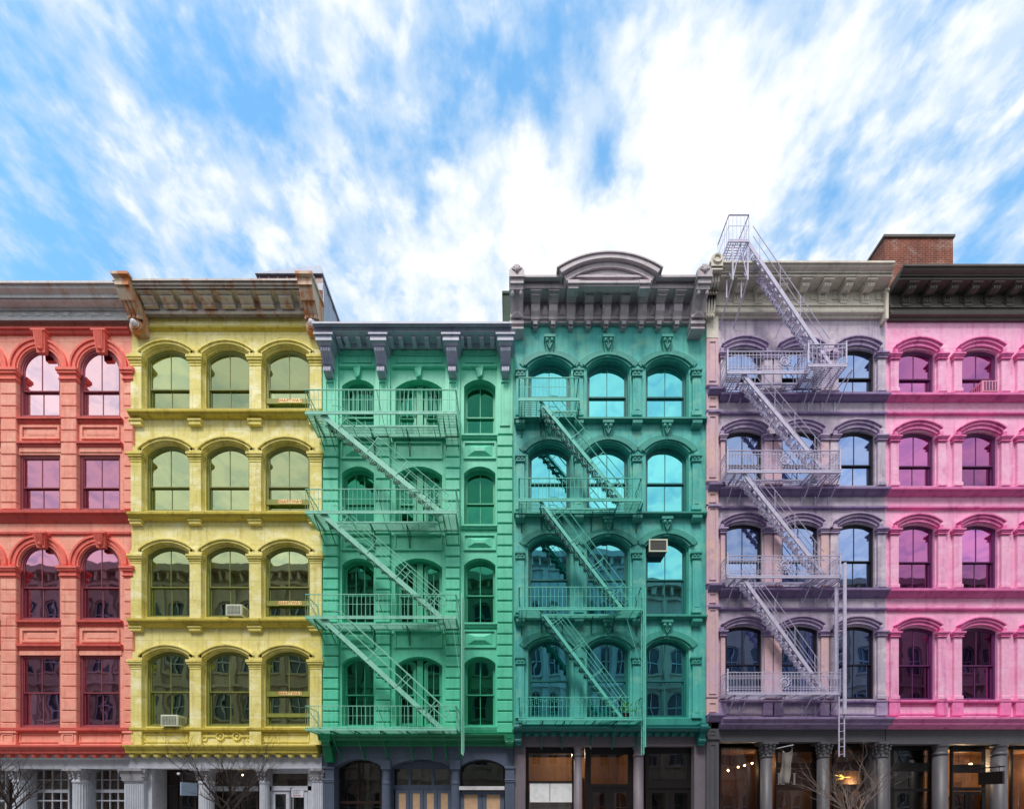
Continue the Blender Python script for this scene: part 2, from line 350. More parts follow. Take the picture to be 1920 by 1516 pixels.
        s.add(vs, fs)
    def torus(s, c, R, r, n=16, m=6):
        """ring facing the street"""
        vs = []; fs = []
        for i in range(n):
            t = 2*PI*i/n
            for j in range(m):
                q = 2*PI*j/m; vs.append((c[0]+(R+r*math.cos(q))*math.cos(t), c[1]+r*math.sin(q), c[2]+(R+r*math.cos(q))*math.sin(t)))
        for i in range(n):
            for j in range(m): fs.append((i*m+j, i*m+(j+1) % m, ((i+1) % n)*m+(j+1) % m, ((i+1) % n)*m+j))
        s.add(vs, fs)
    def cyl_x(s, x0, x1, y, z, r, n=14): s.tube((x0, y, z), (x1, y, z), r, n)
    def build(s, name, mat, parent=None, smooth=False):
        if name in APART and parent:      # pieces that stand apart from each other become objects of their own
            groups = s.pieces()
            if len(groups) > 1:
                o = None
                for fs in groups:
                    q = MB(); idx = {}
                    for f in fs:
                        q.f.append(tuple(idx.setdefault(i, len(idx)) for i in f))
                    q.v = [None]*len(idx)
                    for i, k in idx.items(): q.v[k] = s.v[i]
                    o = q.build(name, mat, parent, smooth, ) if len(q.pieces()) <= 1 else q._one(name, mat, parent, smooth)
                return o
        return s._one(name, mat, parent, smooth)
    def pieces(s, mg=.045):
        par = list(range(len(s.v)))
        def find(i):
            while par[i] != i: par[i] = par[par[i]]; i = par[i]
            return i
        for f in s.f:
            for i in f[1:]: par[find(i)] = find(f[0])
        box = {}
        for f in s.f:
            r = find(f[0]); b = box.setdefault(r, [[1e9]*3, [-1e9]*3, []]); b[2].append(f)
            for i in f:
                for k in range(3): b[0][k] = min(b[0][k], s.v[i][k]); b[1][k] = max(b[1][k], s.v[i][k])
        L_ = list(box.values()); done = False
        while not done:
            done = True; out = []
            for b in L_:
                for c in out:
                    if all(b[0][k] <= c[1][k]+mg and c[0][k] <= b[1][k]+mg for k in range(3)):
                        for k in range(3): c[0][k] = min(c[0][k], b[0][k]); c[1][k] = max(c[1][k], b[1][k])
                        c[2] += b[2]; done = False; break
                else: out.append(b)
            L_ = out
        return [b[2] for b in L_]
    def _one(s, name, mat, parent=None, smooth=False):
        me = bpy.data.meshes.new(name); org = ORG.get(parent.name, Vector((0, 0, 0))) if parent else Vector((0, 0, 0))
        me.from_pydata([(x-org.x, y-org.y, z-org.z) for x, y, z in s.v], [], s.f); me.update()
        if smooth:
            for p in me.polygons: p.use_smooth = True
        me.materials.append(mat if not isinstance(mat, str) else M[mat])
        o = bpy.data.objects.new(name, me); C.objects.link(o)
        if parent: o.parent = parent; ORG[o.name] = org
        return o
def tag(o, label=None, cat=None, group=None, kind=None):
    if label: o['label'] = label
    if cat: o['category'] = cat
    if group: o['group'] = group
    if kind: o['kind'] = kind
    return o
def thing(name, loc, label, cat, group=None):
    o = bpy.data.objects.new(name, None); C.objects.link(o); o.location = loc; o.empty_display_size = .3
    ORG[o.name] = Vector(loc); return tag(o, label, cat, group)
def single(mb, name, mat, label, cat, loc, group=None, smooth=False):
    """a thing made of one mesh, with its origin at loc"""
    mb.v = [(x-loc[0], y-loc[1], z-loc[2]) for x, y, z in mb.v]
    o = mb.build(name, mat, None, smooth); o.location = loc
    return tag(o, label, cat, group)

# ---- opening outlines
def arcpts(xl, xr, zs, rise, n=14):
    if rise <= 1e-4: return [(xl, zs), (xr, zs)] if n < 2 else [(xl+(xr-xl)*i/n, zs) for i in range(n+1)]
    c = (xr-xl)/2; R = (c*c+rise*rise)/(2*rise); zc = zs+rise-R; xm = (xl+xr)/2
    a0 = math.asin(min(1, c/R))
    return [(xm+R*math.sin(-a0+2*a0*i/n), zc+R*math.cos(-a0+2*a0*i/n)) for i in range(n+1)]
def shape(xl, xr, zb, zs, rise, n=14): return [(xl, zb)]+arcpts(xl, xr, zs, rise, n)+[(xr, zb)]
def inset(op, w):
    xl, xr, zb, zs, rise = op; hw = (xr-xl)/2; top = zs+rise-w; r2 = rise*(hw-w)/hw
    return (xl+w, xr-w, zb+w, top-r2, r2)
def ring(mb, o1, o2, y0, y1, n=14):
    """frame between outline o1 (outer) and o2 (inner), front y0, back y1"""
    a, b = shape(*o1, n), shape(*o2, n); k = len(a)
    vs = [(x, y0, z) for x, z in a]+[(x, y0, z) for x, z in b]+[(x, y1, z) for x, z in a]+[(x, y1, z) for x, z in b]
    fs = []
    for i in range(k):
        j = (i+1) % k
        fs += [(i, j, k+j, k+i), (k+i, k+j, 3*k+j, 3*k+i), (i, 2*k+i, 2*k+j, j), (2*k+i, 3*k+i, 3*k+j, 2*k+j)]
    mb.add(vs, fs)
def cell(mb, x0, x1, z0, z1, op, y=0.0, depth=.3, n=14):
    """wall rectangle at depth y with an arched opening and its reveals"""
    xl, xr, zb, zs, rise = op
    q = lambda a, b, c, d: mb.add([(a, y, c), (b, y, c), (b, y, d), (a, y, d)], [(0, 1, 2, 3)])
    q(x0, xl, z0, z1); q(xr, x1, z0, z1)
    if zb > z0+1e-4: q(xl, xr, z0, zb)
    ap = arcpts(xl, xr, zs, rise, n)
    for i in range(len(ap)-1):
        (a, za), (b, zb_) = ap[i], ap[i+1]
        mb.add([(a, y, za), (b, y, zb_), (b, y, z1), (a, y, z1)], [(0, 1, 2, 3)])
    s = shape(xl, xr, zb, zs, rise, n); k = len(s)
    mb.add([(x, y, z) for x, z in s]+[(x, y+depth, z) for x, z in s], [(i, k+i, k+(i+1) % k, (i+1) % k) for i in range(k)])
def arcband(mb, xl, xr, zs, rise, w, y0, y1, n=16, off=0.0):
    """curved hood band of width w just outside the arch, offset off"""
    c = (xr-xl)/2; R = (c*c+rise*rise)/(2*rise); zc = zs+rise-R; xm = (xl+xr)/2; a0 = math.asin(min(1, c/R)) if rise <= c+1e-6 else PI/2
    vs = []; fs = []
    for i in range(n+1):
        a = -a0+2*a0*i/n; s_, c_ = math.sin(a), math.cos(a); Ri, Ro = R+off, R+off+w
        vs += [(xm+Ri*s_, y0, zc+Ri*c_), (xm+Ro*s_, y0, zc+Ro*c_), (xm+Ro*s_, y1, zc+Ro*c_), (xm+Ri*s_, y1, zc+Ri*c_)]
    for i in range(n):
        p, q = 4*i, 4*i+4
        for j in range(4): fs.append((p+j, p+(j+1) % 4, q+(j+1) % 4, q+j))
    fs += [(0, 1, 2, 3), (4*n+3, 4*n+2, 4*n+1, 4*n)]
    mb.add(vs, fs)
def cap(mb, x0, x1, yt, yb, proj, steps=((1, 0, .35), (.66, .35, .55), (.33, .55, .8), (.12, .8, 1)), grow=.06, back=.02):
    """stepped capital filling photo rows yt..yb; x in photo pixels of the shaft front (proj)"""
    for g, a, b in steps:
        p = proj+grow*g; X0, X1 = U(x0, -proj)-grow*g, U(x1, -proj)+grow*g
        za, zb = Z(yt+(yb-yt)*a, -proj), Z(yt+(yb-yt)*b, -proj)
        mb.bev(X0, X1, -p, back, zb, za, min(.012, grow*.3))
def frame_panel(mb, x0, x1, z0, z1, y, w=.04, d=.03):
    """raised moulding frame on a face at y"""
    mb.box(x0, x1, y-d, y+.01, z1-w, z1); mb.box(x0, x1, y-d, y+.01, z0, z0+w)
    mb.box(x0, x0+w, y-d, y+.01, z0+w, z1-w); mb.box(x1-w, x1, y-d, y+.01, z0+w, z1-w)

def window(par, op, yd, mf, mg, zm, muntins=1, blind=0.0, fw=.07, sash=.055, lowmunt=None, bmat='blind', low_open=0.0):
    """a sash window filling opening op at depth yd: frame > two sashes, two panes, blind"""
    mb = MB(); ring(mb, op, inset(op, fw), yd, yd+.16); w = mb.build('window', mf, par)
    io = inset(op, fw); xl, xr, zb, zs, rise = io
    up = (xl, xr, zm-.02, zs, rise); lo = (xl, xr, zb, zm+.02, 0)
    for k, (o, y) in enumerate(((up, yd+.025), (lo, yd+.075))):
        mb = MB(); i2 = inset(o, sash); ring(mb, o, i2, y, y+.04)
        nm = muntins if (k == 0 or lowmunt is None) else lowmunt
        for j in range(nm):
            x = i2[0]+(i2[1]-i2[0])*(j+1)/(nm+1); zt = i2[3]+i2[4]*(1-((x-(xl+xr)/2)/((i2[1]-i2[0])/2))**2)
            mb.box(x-.014, x+.014, y+.006, y+.035, i2[2], zt+.01)
        mb.build('sash', mf, w)
        mb = MB(); sh = shape(*i2); mb.add([(x, y+.018, z) for x, z in sh], [tuple(range(len(sh)-1, -1, -1))]); mb.build('pane', mg, w)
    if blind > 0:
        mb = MB(); zt = zs+rise; mb.box(xl-.0, xr+.0, yd+.24, yd+.25, zt-(zt-zb)*blind, zt); mb.build('blind', bmat, w)
    return w
def shell(root, x0, x1, ztop, mat='brick', levels=(), depth=12.0, zr=None, y0=.75, room='room'):
    """party walls, back wall, roof and dim rooms behind the front"""
    mb = MB(); t = .25; zl = 4.15
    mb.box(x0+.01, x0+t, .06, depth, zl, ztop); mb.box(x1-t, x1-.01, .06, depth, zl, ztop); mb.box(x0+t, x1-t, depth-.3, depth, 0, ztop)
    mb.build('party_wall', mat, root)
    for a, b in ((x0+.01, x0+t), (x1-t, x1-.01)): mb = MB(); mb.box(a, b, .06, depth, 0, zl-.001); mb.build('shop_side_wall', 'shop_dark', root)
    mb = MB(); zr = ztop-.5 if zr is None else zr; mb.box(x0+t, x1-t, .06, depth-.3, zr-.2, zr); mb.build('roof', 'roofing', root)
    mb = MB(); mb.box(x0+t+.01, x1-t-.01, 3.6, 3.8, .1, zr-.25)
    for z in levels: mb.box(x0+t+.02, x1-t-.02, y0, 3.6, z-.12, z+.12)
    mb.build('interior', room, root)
    # the inside lining of the front wall, so light does not wander between floors

def console_profile(p, yt, yb, zt=None):
    """S-curved side outline of a bracket: p projection at the top, photo rows at top-front and bottom"""
    pts = []; z1, z0 = Z(yt, -p), Z(yb, -.1)
    h = z1-z0
    pr = [(1, 1), (1, .90), (.93, .86), (.95, .78), (.9, .68), (.74, .58), (.56, .48), (.42, .36), (.36, .26), (.42, .18), (.44, .10), (.34, .03), (.18, 0)]
    return [(-p*a, z0+h*b) for a, b in pr]
def console(mb, xc, w, p, yt, yb, ribs=3):
    pts = console_profile(p, yt, yb); back = [(.02, pts[-1][1]), (.02, pts[0][1])]
    mb.prismx(xc-w/2, xc+w/2, pts+back)
    rw = w/(2*ribs+1)
    for i in range(ribs):
        a = xc-w/2+rw*(2*i+1)-rw*.15
        mb.prismx(a, a+rw*1.3, [(y-.028, z) for y, z in pts[2:-1]]+[(y+.01, z) for y, z in reversed(pts[2:-1])])
    z1 = pts[0][1]
    mb.box(xc-w/2-.03, xc+w/2+.03, -p-.03, .02, z1-.09, z1)

# ================================================================ the setting
mb = MB(); mb.box(-250, 250, -14.2, -4.4, -.3, 0); tag(mb.build('road', 'asphalt'), kind='structure')
mb = MB(); mb.box(-1500, 1500, -1500, 1500, -1.5, -.31); tag(mb.build('ground', 'asphalt'), kind='structure')
for y0, y1, k0, k1 in ((-4.2, 14, -4.4, -4.2), (-22, -14.4, -14.4, -14.2)):
    mb = MB(); mb.box(-250, 250, y0, y1, -.3, .14); tag(mb.build('pavement', 'paving'), kind='structure')
    mb = MB(); mb.box(-250, 250, k0, k1, -.3, .146); tag(mb.build('kerb', 'kerb'), kind='structure')
mb = MB()
for i in range(-12, 13): mb.box(i*6-1.5, i*6+1.5, -9.4, -9.28, .001, .004)
tag(mb.build('road_marking', 'white_line'), kind='structure')

# ---- buildings across the street: seen mirrored in the windows, and they shade the foot of the fronts
def opposite(x0, x1, h, nb, mat, label, fl=4.1):
    y = -19.6; root = thing('building', ((x0+x1)/2, y, .14), label, 'building')
    mb = MB(); bw = (x1-x0-.6)/nb; wins = []
    mb.box(x0+.02, x1-.02, y-11, y-.5, .14, h-.4)
    for i in range(nb):
        for k in range(int((h-1.2)//fl)):
            zb = .14+k*fl+(1.2 if k else .4); a = x0+.3+i*bw
            op = (a+bw*.2, a+bw*.8, zb, zb+2.1, .35)
            cell(mb, a, a+bw, .14+k*fl, .14+(k+1)*fl, op, y, -.3, 8); wins.append(op)
            mb.box(op[0]-.15, op[1]+.15, y, y+.16, op[2]-.18, op[2])
        mb.box(x0+.3+i*bw-.22, x0+.3+i*bw+.22, y-.02, y+.22, .14, h-1.3)
    top = .14+int((h-1.2)//fl)*fl; mb.box(x0, x1, y-.3, y-.0, top+.001, h)
    mb.box(x0, x0+.3, y-.3, y, .14, top); mb.box(x1-.3, x1, y-.3, y, .14, top)
    mb.build('wall', mat, root)
    mb = MB()
    mb.box(x0, x1, y+.001, y+.8, h-.45, h+.1); mb.box(x0+.1, x1-.1, y+.001, y+.25, h-1.4, h-1.1)
    n = int((x1-x0)/.9)
    for i in range(n): mb.box(x0+.4+i*.9, x0+.65+i*.9, y+.001, y+.6, h-1.1, h-.452)
    for k in range(1, int((h-1.2)//fl)): mb.box(x0+.02, x1-.02, y+.23, y+.36, .14+k*fl-.1, .14+k*fl+.15)
    mb.build('cornice', mat, root)
    for op in wins:
        mb = MB(); ring(mb, op, inset(op, .1), y-.2, y-.28, 8); mb.box(op[0]+.1, op[1]-.1, y-.27, y-.21, (op[2]+op[3])/2, (op[2]+op[3])/2+.08)
        mb.box((op[0]+op[1])/2-.03, (op[0]+op[1])/2+.03, y-.27, y-.21, op[2], op[3]+op[4]-.05)
        w = mb.build('window', 'shop_grey', root)
        mb = MB(); sh = shape(*inset(op, .08), 8); mb.add([(x, y-.3, z) for x, z in sh], [tuple(range(len(sh)))]); mb.build('pane', 'opp_glass', w)
opposite(-47, -13.5, 22.8, 15, 'opp_b', 'brick loft across the street, mirrored in windows of the red and yellow fronts')
opposite(-13.4, 1.0, 22.2, 6, 'opp_a', 'cream loft across the street, mirrored in windows of the green front')
opposite(1.1, 11.0, 24.2, 6, 'opp_c', 'tall grey loft across the street, mirrored in windows of the turquoise front')
opposite(11.1, 47, 21.6, 15, 'opp_b', 'long brown loft across the street, mirrored in windows of the lilac and pink fronts')

# ================================================================ pieces shared by the fronts
rnd = random.Random(4)
def capital(par, xc, y, zt, zb, r, mat='capital_grey', sqr=False, back=None):
    """acanthus capital: bell, curling leaves and abacus"""
    mb = MB(); h = zt-zb
    if sqr:
        mb.add([(xc-r, y-r*.2, zb), (xc+r, y-r*.2, zb), (xc+r, back, zb), (xc-r, back, zb), (xc-r*1.15, y-.14, zt-.1), (xc+r*1.15, y-.14, zt-.1), (xc+r*1.15, back, zt-.1), (xc-r*1.15, back, zt-.1)],
               [(0,1,5,4),(1,2,6,5),(2,3,7,6),(3,0,4,7),(4,5,6,7),(0,3,2,1)])
        mb.box(xc-r*1.25, xc+r*1.25, y-.2, back, zt-.1, zt)
        pts = [(xc-r+2*r*i/6, y-.02) for i in range(7)]
    else:
        mb.lathe(xc, y, [(r*.95, zb), (r, zb+h*.3), (r*1.1, zb+h*.6), (r*1.35, zt-.09)], 16)
        mb.box(xc-r*1.45, xc+r*1.45, y-r*1.45, y+r*1.45, zt-.09, zt)
        pts = [(xc+r*1.05*math.sin(t*PI/5), y-r*1.05*math.cos(t*PI/5)) for t in range(-3, 4)]
    for k, (a, b) in enumerate(pts):
        for lv, s in ((.12, .10), (.42, .11), (.72, .12)):
            o = (rnd.random()-.5)*.02; dx = (a-xc)*(lv*.35)
            mb.ball((a+dx+o, b-.02-lv*.07, zb+h*lv+(k % 2)*.05), s*h*1.15, 6, (.9, .8, 1.25))
    return mb.build('capital', mat, par)
def column(root, x, w, yt, ycap, y, mat, fl=.06, sq=False, cmat='capital_grey', plain_cap=False):
    """column x,w in photo pixels at depth y; yt underside of the beam, ycap bottom of capital"""
    xc = U(x, y); r = w/2*(D+y)/F; zt, zb = Z(yt, y), Z(ycap, y)
    mb = MB()
    if sq:
        mb.box(xc-r, xc+r, y, y+.5, .55, zb)
        n = int(2*r/.075)
        for i in range(n): mb.box(xc-r+.03+(2*r-.06)*(i+.2)/n, xc-r+.03+(2*r-.06)*(i+.75)/n, y-.02, y+.01, .75, zb-.12)
        mb.box(xc-r-.05, xc+r+.05, y-.05, y+.5, .14, .55); mb.box(xc-r-.02, xc+r+.02, y-.03, y+.5, zb-.05, zb+.002)
        c = mb.build('column', mat, root)
        if plain_cap:
            mb = MB(); mb.bev(xc-r-.03, xc+r+.03, y-.05, y+.5, zb+.01, zb+.08, .02); mb.box(xc-r, xc+r, y-.01, y+.5, zb+.08, zt-.1); mb.bev(xc-r-.03, xc+r+.03, y-.05, y+.5, zt-.1, zt, .02); mb.build('capital', mat, c)
        else: capital(c, xc, y, zt, zb, r, cmat, True, y+.5)
    else:
        yc = y+r
        mb.lathe(xc, yc, [(r*1.3, .14), (r*1.3, .3), (r*1.12, .36), (r*1.18, .46), (r*1.02, .52), (r, .6), (r*.97, zb-.12)], 40, fl)
        mb.lathe(xc, yc, [(r*1.06, zb-.12), (r*1.08, zb-.08), (r*1.02, zb-.02), (r*.95, zb)], 20)
        c = mb.build('column', mat, root, smooth=not fl)
        if plain_cap:
            mb = MB(); mb.lathe(xc, yc, [(r*.97, zb), (r*.95, zb+.02), (r*.98, zt-.10), (r*1.15, zt-.06), (r*1.15, zt)], 24); mb.build('capital', mat, c)
        else: capital(c, xc, yc, zt, zb, r, cmat)
    return c
def panes(par, x0, x1, z0, z1, y, mat):
    mb = MB(); mb.add([(x0, y, z0), (x0, y, z1), (x1, y, z1), (x1, y, z0)], [(0, 3, 2, 1)]); return mb.build('pane', mat, par)
def shopwin(root, x0, x1, yt, y, mf, vbars=(), hbars=(), z0=.5, fw=.08, name='shop_window', mg=None):
    """shop glazing, x/yt/bars in photo pixels at depth y; hbars (row, thickness m)"""
    mg = mg or G['shop']; X0, X1, zt = U(x0, y), U(x1, y), Z(yt, y); mb = MB()
    op = (X0, X1, z0, zt, 0); ring(mb, op, inset(op, fw), y, y+.1, 2)
    for b in vbars:
        px, t, ya, yb = (b if isinstance(b, tuple) else (b, .04, yt, None))
        mb.box(U(px, y)-t/2, U(px, y)+t/2, y+.01, y+.08, z0 if yb is None else Z(yb, y), Z(ya, y))
    for py, t in hbars: mb.box(X0+fw*.5, X1-fw*.5, y-.005, y+.085, Z(py, y)-t/2, Z(py, y)+t/2)
    w = mb.build(name, mf, root); panes(w, X0+fw*.6, X1-fw*.6, z0+fw*.6, zt-fw*.6, y+.05, mg); return w
def door(root, x0, x1, yt, y, mf, leaves=1, glassm=None, z0=.14, pmat=None, fw=.09, rail=.12, low=.9):
    X0, X1, zt = U(x0, y), U(x1, y), Z(yt, y); n = leaves; lw = (X1-X0)/n
    for i in range(n):
        a, b = X0+i*lw+.01, X0+(i+1)*lw-.01; mb = MB()
        mb.box(a, a+fw, y, y+.05, z0, zt); mb.box(b-fw, b, y, y+.05, z0, zt); mb.box(a+fw, b-fw, y, y+.05, zt-rail, zt); mb.box(a+fw, b-fw, y, y+.05, z0, z0+low)
        mb.box(a+fw+.05, b-fw-.05, y-.012, y+.01, z0+.15, z0+low-.15)
        d = mb.build('door', mf, root)
        mb = MB(); mb.box(a+fw, b-fw, y+.02, y+.03, z0+low, zt-rail); mb.build('pane', pmat or glassm or G['shop'], d)
        mb = MB(); hx = b-fw/2 if i % 2 == 0 else a+fw/2; mb.tube((hx, y-.05, 1.15), (hx, y-.05, 1.4), .014); mb.tube((hx, y-.05, 1.17), (hx, y, 1.17), .01); mb.tube((hx, y-.05, 1.38), (hx, y, 1.38), .01); mb.build('handle', 'steel', d)
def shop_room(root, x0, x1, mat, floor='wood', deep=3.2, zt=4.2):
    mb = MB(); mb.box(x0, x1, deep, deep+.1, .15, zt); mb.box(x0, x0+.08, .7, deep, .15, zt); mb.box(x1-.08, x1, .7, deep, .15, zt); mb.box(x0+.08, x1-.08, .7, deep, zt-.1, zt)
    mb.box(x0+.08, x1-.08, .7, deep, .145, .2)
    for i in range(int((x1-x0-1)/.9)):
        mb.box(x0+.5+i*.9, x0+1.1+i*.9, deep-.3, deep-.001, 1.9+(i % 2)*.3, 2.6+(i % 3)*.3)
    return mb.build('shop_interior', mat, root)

# ================================================================ A: red front
def build_red():
    x0, x1 = U(-160), U(247); root = thing('row_house', ((x0+x1)/2, 0, .14), 'red painted row house with round arched windows, leftmost in the row', 'building', None)
    cs = [-151, -38.5, 74, 186.5]; hw = 39
    edges = [-208, -95, 18, 130, 247]
    rows = [(691, 780, True, 729, 600, 790), (856, 955, False, 911, 790, 960), (1059, 1161, True, 1099, 960, 1172), (1231, 1363, False, 1297, 1172, 1398)]
    mb = MB(); ops = []
    for c, (e0, e1) in zip(cs[1:], zip(edges[1:], edges[2:])):
        for ys, yb, rnd_, ym, ca, cb in rows:
            XL, XR = U(c-hw), U(c+hw); r = (XR-XL)/2
            op = (XL, XR, Z(yb), Z(ys) if rnd_ else Z(ys-4), r*.995 if rnd_ else 0)
            cell(mb, U(e0), U(e1), Z(cb), Z(ca), op, 0, .24, 18); ops.append((op, ym, rnd_))
    mb.box(U(-160), U(-95)-.001, .0, .24, Z(1372), Z(600))
    mb.build('wall', 'red', root)
    shell(root, x0, x1, Z(530), 'brick', (Z(600), Z(800), Z(975), Z(1190), Z(1400)))
    for i, (op, ym, rd) in enumerate(ops):
        w = window(root, op, .06, M['red_dark'], G['A'] if (i % 4) == 0 else G['A2'], Z(ym), 1, (.0, .35, .5, 0)[i % 4], fw=.10, sash=.04, bmat='blind')
    # rusticated piers
    for px in (-98, 15, 128, 240):
        wpx = (14.5 if px != 240 else 8); mb = MB(); q = .10
        for ya, yb, st in ((716, 955, 22.6), (1083, 1372, 22.6)):
            mb.box(U(px-wpx+1, -.03), U(px+wpx-1, -.03), -.03, .01, Z(yb, -.03), Z(ya, -.03)); y = ya
            while y < yb-4:
                ye = min(y+st, yb); mb.bev(U(px-wpx, -q), U(px+wpx, -q), -q, .01, Z(ye, -q)+.028, Z(y, -q), .018); y = ye
        cap(mb, px-wpx, px+wpx, 1370, 1396, .10, ((.7, 0, .15), (0, .15, .8), (.7, .8, 1)))
        if px > 0 and px < 200: frame_panel(mb, U(px-10, -.1), U(px+10, -.1), Z(1390, -.1), Z(1375, -.1), -.10, .03, .025)
        mb.build('pier', 'red', root)
        mb = MB()
        for yt, yb in ((692, 716), (1062, 1083)): cap(mb, px-wpx, px+wpx, yt, yb, .10, ((1, 0, .25), (.7, .25, .42), (.2, .42, .72), (.45, .72, .86), (.1, .86, 1)), .11)
        mb.build('capital', 'red_trim', root)
    # arch mouldings, keystones
    for c in cs[1:]:
        for k, ys in enumerate((691, 1059)):
            XL, XR = U(c-hw), U(c+hw); r = (XR-XL)/2; mb = MB()
            arcband(mb, XL, XR, Z(ys), r, .15, -.045, .01, 26, .10); arcband(mb, XL, XR, Z(ys), r, .075, -.085, .01, 26, .25); arcband(mb, XL, XR, Z(ys), r, .04, -.025, .01, 26, .0)
            mb.build('arch_moulding', 'red_trim', root)
            p = .17; kx = c-1; yt, yb = ((618, 657), (997, 1024))[k]; mb = MB()
            zt, zb = Z(yt, -p), Z(yb, -p); xa, xb = U(kx-11.5, -p), U(kx+11.5, -p); dx = .08
            n0 = len(mb.v)
            mb.add([(xa, -p-.03, zt), (xb, -p-.03, zt), (xb, .01, zt), (xa, .01, zt), (xa+dx, -p+.06, zb), (xb-dx, -p+.06, zb), (xb-dx, .01, zb), (xa+dx, .01, zb)],
                   [(0, 4, 5, 1), (1, 5, 6, 2), (3, 7, 4, 0), (4, 7, 6, 5), (0, 1, 2, 3)])
            mb.box(xa-.05, xb+.05, -p-.06, .01, zt-.07, zt+.002)
            for j in range(5):
                t = (j+.5)/5; X = xa+.05+(xb-xa-.1)*t
                mb.tube((X, -p-.04, zt-.09), (xa+dx+.03+(xb-xa-2*dx-.06)*t, -p+.03, zb+.12), .035, 6, .02)
            mb.ball(((xa+xb)/2, -p+.03, zb+.12), .08, 8, (1, .8, .8))
            if k == 1 and c > 180: pass
            mb.build('keystone', 'red_trim', root)
        mb = MB(); XL, XR = U(c-hw-3, -.06), U(c+hw+3, -.06)
        for ya, yb in ((780, 793), (826, 839), (1161, 1173), (1206, 1218)):
            mb.run(XL, XR, [(.12, ya), (.12, ya+4), (.08, ya+5), (.06, yb-3), (.03, yb)])
        mb.build('sill_band', 'ledge_red', root)
        mb = MB()
        for ya, yb in ((799, 824), (1179, 1204)):
            frame_panel(mb, XL+.12, XR-.12, Z(yb), Z(ya), 0, .07, .05); mb.pyr(XL+.3, XR-.3, Z(yb)+.14, Z(ya)-.14, 0, -.015, .06, .15)
        frame_panel(mb, XL+.05, XR-.05, Z(1391), Z(1375), 0, .04, .03)
        for ya, yb in ((839, 852), (1219, 1227)): mb.box(XL+.05, XR-.05, -.03, .01, Z(ya+9), Z(ya+1))
        mb.build('spandrel_panel', 'red', root)
    X0, X1 = U(-160), U(246)
    mb = MB(); mb.run(X0, X1, [(.16, 612), (.16, 615), (.1, 619), (.08, 624), (.03, 628)]); mb.run(X0, X1, [(.24, 955), (.24, 960), (.18, 963), (.14, 968), (.08, 974), (.04, 979)])
    mb.run(X0, X1, [(.06, 996), (.06, 1000), (.02, 1003)]); mb.run(X0, X1, [(.14, 1363), (.14, 1368), (.08, 1371)])
    mb.run(X0, X1, [(.42, 1396), (.42, 1399), (.34, 1403), (.3, 1406), (.3, 1411), (.12, 1413)])
    mb.build('string_course', 'ledge_red', root)
    mb = MB(); x = X0+.1
    while x < X1-.1: mb.box(x, x+.17, -.24, .01, Z(1417, -.24), Z(1412.5, -.24)); mb.box(x+.04, x+.13, -.22, .01, Z(1419, -.22), Z(1417, -.22)+.001); x += .48
    mb.build('dentil_course', 'red_trim', root)
    # metal cornice
    mb = MB(); mb.run(X0, U(235, -.75)+.12, [(.80, 526), (.80, 530), (.74, 532), (.70, 540), (.60, 548), (.55, 552), (.55, 558), (.50, 559), (.50, 563), (.27, 577), (.27, 580), (.20, 583), (.18, 595), (.22, 597), (.22, 600), (.05, 603)])
    c = mb.build('cornice', 'metal_old', root)
    mb = MB(); x = X0
    while x < X1-.5:
        mb.ball((x+.2, -.18, Z(589.5, -.18)), .1, 8, (1.9, .5, 1)); mb.ball((x+.42, -.18, Z(590.5, -.18)), .06, 6, (1, .6, 1)); x += .55
    mb.build('relief', 'metal_old', c)
    # shop floor: beam, columns, many-paned windows
    mb = MB(); mb.box(X0, x1-.01, .0, .5, Z(1440), Z(1413)); mb.run(X0, x1-.01, [(.07, 1414), (.07, 1420), (.02, 1423)])
    mb.build('shop_beam', 'shop_grey', root)
    for x, w in ((-88, 26), (27, 24), (140, 25)):
        column(root, x, w, 1440, 1460, -.02, 'shop_grey', .07)
        mb = MB(); mb.box(U(x+14, .25), U(x+24, .25), .35, .8, .14, Z(1440, .35)); mb.build('pilaster', 'shop_grey', root)
    for a, b, vb in ((-72, 12, 5), (48, 130, 5), (160, 236, 5)):
        y = .55; vbars = [(a+(b-a)*(i+1)/vb, .035, 1438, None) for i in range(vb-1)]
        shopwin(root, a, b, 1440, y, M['shop_grey'], vbars, [(1461, .03), (1482, .13), (1500, .05), (1520, .05)], .5, .06)
    shop_room(root, x0+.3, x1-.3, 'tan_wall')
build_red()

